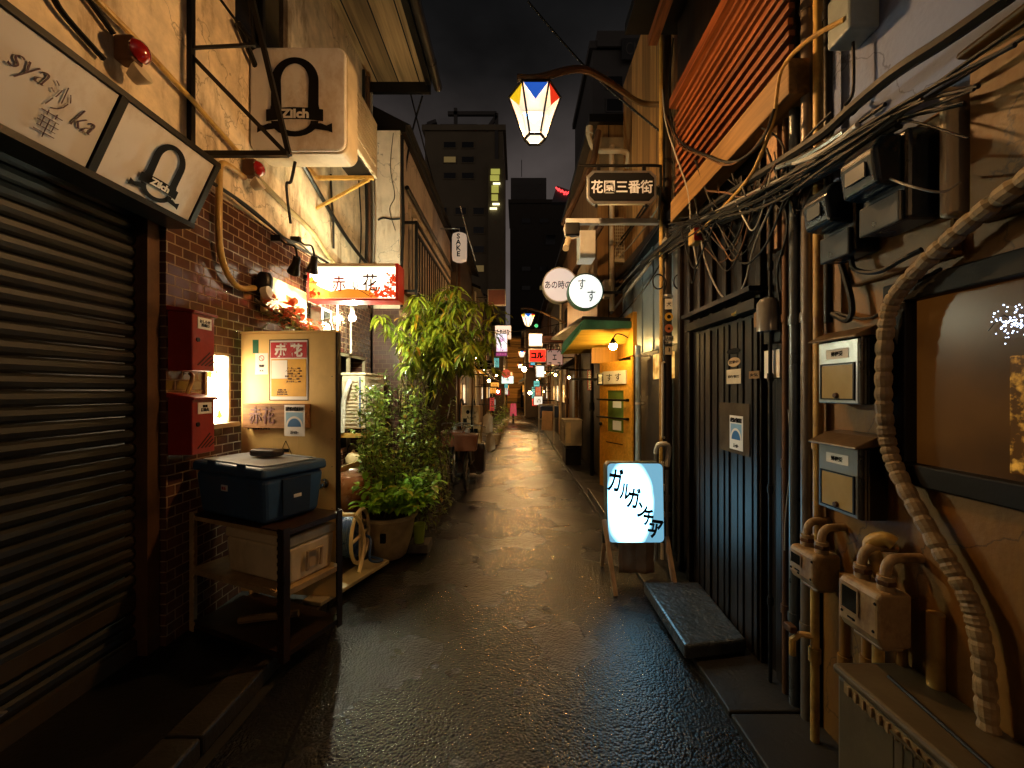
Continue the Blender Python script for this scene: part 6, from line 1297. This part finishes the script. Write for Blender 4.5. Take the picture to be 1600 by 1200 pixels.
for i, (s, X, y0, y1, h, lab) in enumerate([
    (-1,1.55,10.4,14,5.6,'dark narrow bar house on the left behind the sake lantern'),
    (-1,1.5,14,18,5.2,'left bar house beside the round red sign'),
    (-1,1.45,18,24,5.8,'left bar house behind the pink lit sign'),
    (-1,.80,24,34,5.4,'last bar house on the left end of the lane'),
    (1,1.45,9.6,13,5.6,'right bar house behind the pinkish sign'),
    (1,1.45,13,17.5,5.0,'right bar house with the leaning brown board'),
    (1,1.4,17.5,24,5.6,'right bar house behind the third lantern'),
    (1,.52,24,34,5.2,'last bar house on the right end of the lane')]):
    bar_house(i, s, X, y0, y1, h, lab, walls[i % 7], GW if i % 2 else GW[::-1])
t = thing('orange_house', 'orange lit plank house closing the end of the lane', 'building', (0,37,0))
MB().box((-3.2,36,.02),(3.4,37,6.2)).obj('wall', wood('orange planks', (.75,.38,.08), .6, 'X', .4, planks=.45, across='Z'), t)
MB().prism([(-3.5,35.6,6.2),(3.7,35.6,6.2),(3.7,37.2,7.4),(-3.5,37.2,7.4)], (0,0,.15)).obj('roof', M_black, t)
MB().box((.3,35.96,.1),(1.1,35.99,2.0)).obj('door', M_darkwood, t); MB().box((-1.1,35.95,2.4),(-.4,35.98,3.2)).obj('window', GW[0], t)
TINY = [('tiny pale lit sign among the clutter far down the lane', emi('tiny pale lit', (.9,.85,.7), 1), 'tiny pale signs'), ('tiny orange lit sign among the clutter far down the lane', emi('tiny orange lit', (.95,.40,.06), .9), 'tiny orange signs'), ('tiny teal lit sign among the clutter far down the lane', emi('tiny teal lit', (.12,.5,.5), .8), 'tiny teal signs'), ('tiny dark red sign among the clutter far down the lane', emi('tiny red lit', (.45,.04,.03), .7), 'tiny red signs')]
for i in range(22):
    sd = -1 if i % 2 else 1; y = 12.5+i*.85; X = sd*rnd.uniform(.62,1.2) if y < 24 else sd*rnd.uniform(.42,.7); zc = rnd.choice([rnd.uniform(1.0,2.0), rnd.uniform(2.2,3.2)]); w, h = rnd.uniform(.16,.34), rnd.uniform(.2,.6)
    if sd < 0: X = min(X,-.62)
    q0 = (CX+(X-w/2)*F/y, CY-(zc+h/2-H)*F/y); q1 = (CX+(X+w/2)*F/y, CY-(zc-h/2-H)*F/y); lab, mm, gg = TINY[(i*3+i//4) % 4]
    lsign('shop_sign', lab, q0[0], q1[1], q1[0], q0[1], y, mm, ['酒','串','BAR','焼鳥','生'][i % 5] if h < w*1.5 else '\n'.join('居酒屋'), M_ink, side=sd, d=.08, tw=.6, group=gg)
for i in range(5):
    y = 12+i*3.3
    put(MB().tube(smoothpath([(-1.5,y,3.6+.2*(i%3)),(-.3,y+.3,3.35+.2*(i%3)),(1.45,y+.8,3.7+.15*(i%2))],6), .012, 5).obj('cable', M_cable), 'thin cable strung across the lane high up in the distance', 'cable', 'cables strung across the lane')
def wall_lamp(px, py, y, lab, r=.07, st=160, col=(1,.55,.15)):
    c = P(px,py,y); t = thing('wall_lamp', lab, 'lamp', c, group='small bulbs along the lane')
    MB().sphere(c, r, 10).obj('bulb', emi('lane bulb %d' % st, col, st), t, smooth=True); s = 1 if c.x > 0 else -1
    MB().tube([c+Vector((0,0,r)), c+Vector((0,0,r+.12)), Vector((s*1.4, y, c.z+r+.12))], .015, 6).obj('bracket', M_black, t)
wall_lamp(819,577,14,'round globe lamp past the plain white lit box',.08,120,(1,.72,.4))
wall_lamp(828,614,17,'low warm bulb near the end of the lane on the right',.07,260)
wall_lamp(764,595,9.8,'small warm bulb under the black capital letter sign',.035,160)
wall_lamp(778,612,13.5,'small warm bulb by the left doorways past the bicycles',.04,220)
wall_lamp(868,586,9.9,'small warm bulb below the pinkish sign',.03,140)
wall_lamp(889,590,7.9,'tiny warm bulb among the dark fronts left of the yellow door',.025,140)
for i in range(16):
    y = 11.5+i*1.25; sd = 1 if i % 2 else -1; X = sd*(rnd.uniform(.8,1.25) if y < 24 else rnd.uniform(.45,.7)); z = rnd.uniform(1.5,2.7); c = Vector((X,y,z)); t = thing('bulb', 'tiny warm bulb among the signs far down the lane', 'bulb', c, group='tiny bulbs far down the lane')
    MB().sphere(c, .03, 8).obj('bulb', emi('tiny warm bulb', (1,.58,.18), 130), t, smooth=True); MB().tube([c+Vector((0,0,.03)), c+Vector((0,0,.15)), Vector((sd*1.5,y,z+.18))], .008, 5).obj('lead', M_cable, t)
t = thing('green_globe', 'small green globe light right of the second lantern', 'lamp', P(838,509,10)); MB().sphere(P(838,509,10),.045,10).obj('globe', emi('green globe', (.10,.70,.25), 1), t, smooth=True); MB().bar(P(838,509,10)+Vector((0,0,-.05)),P(838,520,10),.015).obj('stem', M_black, t)

# bicycle, boxes, bags
def bicycle(x, y, lab):
    t = thing('bicycle', lab, 'bicycle', (x,y,0)); r = .31
    for yy in (y, y+1.02):
        w = MB(); n = 24; w.tube([(x, yy+r*math.cos(2*math.pi*k/n), r+.012+r*math.sin(2*math.pi*k/n)) for k in range(n+1)], .018, 6)
        wo_ = w.obj('wheel', M_cable, t, smooth=True); sp2 = MB()
        for k in range(12): sp2.tube([(x,yy,r+.012),(x,yy+(r-.02)*math.cos(2*math.pi*k/12),r+.012+(r-.02)*math.sin(2*math.pi*k/12))], .0025, 4)
        sp2.obj('spokes', M_steel, wo_)
    MB().tube([(x,y+1.02,r),(x,y+.62,.78),(x,y+.58,.33),(x,y+.15,.72)], .016, 7).tube([(x,y+.62,.74),(x,y+.15,.76)], .014, 7).tube([(x,y+.58,.33),(x,y+1.02,r)], .012, 7).tube([(x,y,r),(x,y+.13,.72),(x,y+.18,.98)], .015, 7).obj('frame', mat('bicycle enamel', (.20,.16,.12), .3, .4), t, smooth=True)
    MB().tube(smoothpath([(x-.27,y+.34,.98),(x-.22,y+.2,1.02),(x-.08,y+.16,1.03),(x,y+.18,1.0),(x+.08,y+.16,1.03),(x+.22,y+.2,1.02),(x+.27,y+.34,.98)],4), .012, 7).obj('handlebar', M_steel, t, smooth=True)
    taper_box(MB(), x-.19,x+.19,y-.22,y+.10,.66,.92,.03).obj('basket', M_brown, t, bevel=.01)
    MB().lathe([(.05,0),(.04,.05),(.001,.055)], (x,y+.08,.95), 12, M=Matrix.Rotation(R(90),4,'X')).obj('headlight', M_steel, t, smooth=True)
    MB().rrect(.16,.24,.06,.06,0,c=(x,y+.68)).obj('saddle', M_black, t, bevel=.015); o = t.children[-1]; o.location.z += .80
    MB().tube([(x+.02,y+.55,.33),(x+.14,y+.5,.2)], .01, 6).box((x+.1,y+.46,.18),(x+.2,y+.54,.20)).obj('pedal', M_black, t)
bicycle(-.80, 6.5, 'dark bicycle with a brown front basket leaning by the cartons')
bicycle(-1.08, 7.0, 'second bicycle half hidden behind the one with the brown basket')
a, b = P(722,662,7.6), P(748,634,7.6)
t = thing('carton', 'cream printed carton on top of the stack beyond the bicycle', 'box', ((a.x+b.x)/2,7.7,a.z)); MB().box((a.x,7.6,a.z),(b.x,7.95,b.z)).obj('box', M_card, t, bevel=.006)
text('●Bar\nAsk!!', .10, frame(((a.x+b.x)/2+.02,7.595,(a.z+b.z)/2),0), M_ink, t, w=.2); MB().box((a.x+.02,7.594,a.z+.02),(a.x+.09,7.599,a.z+.1)).obj('printed_square', M_ink, t)
a2, b2 = P(731,693,7.65), P(751,662,7.65)
t = thing('carton', 'brown carton with dark printed panes under the cream carton', 'box', ((a2.x+b2.x)/2,7.7,a2.z)); MB().box((a2.x,7.65,a2.z),(b2.x,7.95,a.z-.004)).obj('box', M_ply, t, bevel=.006)
mb = MB()
for i in range(2):
    for j in range(2): mb.box((a2.x+.03+i*.085,7.644,a2.z+.10+j*.10),(a2.x+.10+i*.085,7.649,a2.z+.18+j*.10))
mb.obj('printed_panes', M_ink, t)
put(MB().box((-1.25,7.62,.06),(-.62,8.0,a2.z-.003)).obj('stand', M_trd, bevel=.01), 'dark stand carrying the two cartons', 'stand')
def bag(px, py, w, h, y, lab):
    c = P(px,py,y); mb = MB(); n = 10
    prof = [(.01,h*.5),(.03,h*.42),(w*.45,h*.25),(w*.5,-.1*h),(w*.55,-.4*h),(w*.3,-.5*h),(.001,-.5*h)]
    mb.lathe(prof, c, n); 
    for v in mb.v: v.x += rnd.uniform(-.02,.02); v.y = c.y+(v.y-c.y)*.6+rnd.uniform(-.02,.02); v.z += rnd.uniform(-.02,.02)
    put(mb.obj('plastic_bag', mat('white plastic bag', (.55,.50,.44), .35, bump=.5, bscale=14), smooth=True), lab, 'bag', 'plastic bags by the cartons')
bag(762,660,.2,.42,8.0,'white plastic bag hanging right of the cream carton'); bag(766,690,.16,.4,8.2,'second white plastic bag hanging lower, nearer the lane')
# right side things
t = ac_unit('air_conditioner', 'small beige outdoor unit on a stand at the right of the lane', P(882,0,8.6).x, P(909,0,8.6).x, 8.55, 9.1, .44, .98, '-x')
MB().box((P(882,0,8.6).x+.02,8.58,.03),(P(909,0,8.6).x-.02,9.08,.39)).obj('stand', M_black, t)
MB().box((P(884,0,8.6).x,8.546,.5),(P(884,0,8.6).x+.1,8.549,.93)).obj('front_panel', M_wcool, t)
t = thing('propped_board', 'pale brown board leaning against a blue sheet on the right', 'board', P(854,672,11)); MB().prism([P(846,672,11),P(862,673,11.1),P(863,643,11.3),P(847,642,11.2)], (.03,.05,0)).obj('sheet', mat('brown board', (.42,.27,.15), .6), t)
t = thing('covered_stall', 'white framed stand covered with a navy sheet behind the leaning board', 'stand', P(850,650,12)); a, b = P(842,655,12), P(865,632,12)
MB().box((a.x+.05,12,a.z+.05),(b.x+.15,12.5,b.z-.05)).obj('navy_sheet', M_bluepl, t, bevel=.02)
MB().bar((a.x,11.97,.03),(a.x,11.97,b.z),.04).bar((b.x,11.97,.03),(b.x,11.97,b.z),.04).bar((a.x,11.97,b.z),(b.x,11.97,b.z),.04).bar((a.x,11.97,a.z),(b.x,11.97,a.z),.04).obj('frame', M_white, t)
lsign('banner', 'red and white vertical banner on the right far down the lane', 836,622,846,602,15, emi('red banner', (.65,.10,.04), .8), '酒\n場', M_pale, side=1, d=.03, cat='banner')
t = thing('scooter', 'pink and white scooter parked far down the left', 'scooter', P(802,645,20)); c = P(802,0,20)
MB().lathe([(.22,-.04),(.24,0),(.22,.04)], (c.x,20,.24), 16, M=Matrix.Rotation(R(90),4,'Y')).obj('front_wheel', M_cable, t)
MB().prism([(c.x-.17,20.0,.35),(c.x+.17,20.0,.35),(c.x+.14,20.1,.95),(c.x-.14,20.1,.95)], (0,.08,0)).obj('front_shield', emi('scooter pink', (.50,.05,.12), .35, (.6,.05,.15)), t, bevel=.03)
MB().bar((c.x-.3,20.2,1.02),(c.x+.3,20.2,1.02),.04).obj('handlebar', M_black, t); MB().box((c.x-.14,20.5,.5),(c.x+.14,21.2,.75)).obj('seat', M_black, t, bevel=.04)
MB().lathe([(.22,-.04),(.24,0),(.22,.04)], (c.x,21.1,.24), 16, M=Matrix.Rotation(R(90),4,'Y')).obj('rear_wheel', M_cable, t)
# little plants along the left
for i, (px, y) in enumerate([(783,15),(775,12),(790,18)]):
    c = P(px,0,y); t = thing('potted_plant', ['potted plant by the round red sign','leafy potted plant past the plastic bags','farthest potted plant on the left of the lane'][i], 'potted plant', (c.x,y,.02))
    MB().lathe([(.10,0),(.15,.25),(.16,.28),(.001,.27)], (c.x,y,.02), 12).obj('pot', M_terr, t); mb = MB()
    for k in range(130): leaf(mb, Vector((c.x+rnd.gauss(0,.14),y+rnd.gauss(0,.14),.35+abs(rnd.gauss(0,.35)))), rdir(-.2,.9), .12, .05, .3)
    mb.obj('foliage', L_small, t)
for i,(px,y,lab,m) in enumerate([(886,6.6,'rusty upright pipe among the dark fronts left of the beige unit',M_rust),(925,6.4,'dark upright pipe close to the yellow door',M_black),(876,9.0,'beige upright pipe with a box above the beige unit',M_cream),(901,7.6,'copper coloured upright pipe beyond the yellow door',M_beam)]):
    y = F*1.38/(px-CX); c = P(px,0,y); put(MB().tube([(c.x,y,.03),(c.x,y,2.4)], .035, 8).lathe([(.05,-.08),(.05,.08)], (c.x,y,1.3), 8).obj('upright_pipe', m, smooth=True), lab, 'pipe')
lsign('notice_board', 'narrow red and teal notice strip left of the yellow door', 918,610,924,578,6.3, mat('teal strip', (.12,.35,.32), .5), '串\n焼', M_pale, side=1, d=.04, frame_m=M_red)
lsign('box_sign', 'small cream sign with a grey panel beside the yellow door edge', 933,602,943,583,5.6, M_paper, '会員', M_ink, side=-1, d=.05)

# ------------------------------------------------------------------ city behind
def far_block(name, lab, x0, x1, y, h, m, wins, sgn=None):
    t = thing(name, lab, 'building', ((x0+x1)/2,y,0)); MB().box((x0,y,0),(x1,y+14,h)).obj('wall', m, t)
    MB().box((x0-.4,y-.3,h),(x1+.4,y+14,h+.8)).obj('parapet', m, t)
    for wi, (wx0, wz0, wx1, wz1) in enumerate(wins):
        f = MB().box((wx0,y-.12,wz0),(wx1,y-.005,wz1)).obj('window', m, t); MB().box((wx0+.15,y-.16,wz0+.15),(wx1-.15,y-.125,wz1-.15)).obj('pane', emi('far lit room', (.30,.20,.07), .35) if (wi*7+int(y)) % 9 == 4 else M_farwin, f)
    return t
def grid(y, cols, rows, w, h):
    out = []
    for px in cols:
        for py in rows: a = P(px,py,y); out.append((a.x-w/2,a.z-h/2,a.x+w/2,a.z+h/2))
    return out
yA = 60
t = far_block('apartment_tower', 'tall dim apartment tower with rooftop tanks behind the left houses', P(664,0,yA).x, P(786,0,yA).x, yA, P(0,205,yA).z, M_farwall, grid(yA,(703,731),(227,250,275),2.0,1.1)+grid(yA,(776,),(355,385),1.2,1.6)+grid(yA,(690,720,748),(330,360,390,420),1.8,1.2))
a, b = P(684,206,yA), P(744,180,yA); MB().box((a.x,yA+2,a.z),(b.x,yA+8,b.z)).obj('roof_tank', M_fardark, t)
mb = MB(); 
for q0, q1 in (((700,178),(776,178)),((776,178),(776,330)),((760,205),(776,182)),((712,170),(712,205)),((668,195),(682,190)),((668,195),(668,205))): mb.bar(P(*q0,yA), P(*q1,yA), .5)
mb.obj('roof_frame', M_fardark, t)
st_ = MB().box((P(764,0,yA).x,yA-1.6,0),(P(789,0,yA).x,yA-.02,P(0,258,yA).z)).obj('stair_tower', M_farwall, t)
for i,(x0,y0,x1,y1) in enumerate([(767,264,781,272),(766,274,780,282),(768,290,779,301),(768,304,778,313)]):
    a, b = P(x0,y1,yA-1.7), P(x1,y0,yA-1.7); MB().box((a.x,yA-1.75,a.z),(b.x,yA-1.62,b.z)).obj('lit_landing', emi('stair light', (.55,.52,.10), .62), st_)
for i,(x0,y0) in enumerate([(776,287),(775,319),(771,326)]):
    c = P(x0,y0,yA-1.8); MB().box((c.x-.5,yA-1.9,c.z-.12),(c.x+.5,yA-1.76,c.z+.12)).obj('stair_lamp', emi('stair lamp', (1,.95,.55), 2), st_)
yB = 90
t = far_block('office_tower', 'dark office tower with a faint rooftop sign in the middle of the sky', P(797,0,yB).x, P(900,0,yB).x, yB, P(0,318,yB).z, mat('dark office wall', (.045,.035,.022), .7, bump=0), grid(yB,(860,),(375,),2.4,2.4)+grid(yB,(822,850,880),(345,420,450,490),2.2,1.2))
a, b = P(798,316,yB), P(854,276,yB); sg = MB().box((a.x,yB+.5,a.z),(b.x,yB+1.5,b.z)).obj('rooftop_sign', M_fardark, t)
text('ウイリーア', 3, frame(((a.x+b.x)/2,yB+.4,(a.z+b.z)/2+.6),0), mat('faint sign letters', (.09,.08,.065), .6, bump=0), t, w=6.6)
MB().bar(P(815,276,yB), P(815,250,yB), .15).obj('aerial', M_fardark, t)
t = thing('neon_roof', 'pale roof sign with red neon dots beyond the office tower', 'shop sign', P(885,305,80)); a, b = P(862,318,80), P(900,294,80)
MB().prism([P(862,316,80),P(900,316,80),P(898,300,80),P(870,290,80)], (0,1.2,0)).obj('panel', mat('pale roof panel', (.12,.12,.13), .5, bump=0), t); mb = MB()
for i in range(26): mb.sphere(P(869+i*1.15,295+min(i*.55,7)+rnd.uniform(-2.2,2.6),79.8), .17, 6)
mb.obj('neon_dots', emi('red neon', (1,.06,.06), 2.2), t)
yC = 46
t = far_block('sign_tower', 'tall dark building with a faint roof sign behind the right houses', P(926,0,yC).x, P(1075,0,yC).x, yC, P(0,78,yC).z, M_fardark, grid(yC,(960,1000,1030),(130,165,200),2.0,1.6))
a, b = P(932,78,yC), P(1050,54,yC); MB().box((a.x,yC-.5,a.z),(b.x,yC+6,b.z)).obj('roof_house', M_fardark, t)
a, b = P(971,95,yC-.6), P(1028,62,yC-.6); MB().box((a.x,yC-.8,a.z),(b.x,yC-.55,b.z)).obj('roof_sign', mat('faint sign board', (.035,.035,.034), .6, bump=0), t); text('CMAx', 2, frame(((a.x+b.x)/2,yC-.85,(a.z+b.z)/2),0), M_fardark, t, w=3.2)
MB().bar(P(1000,54,yC), P(999,12,yC), .3).obj('aerial', M_fardark, t)
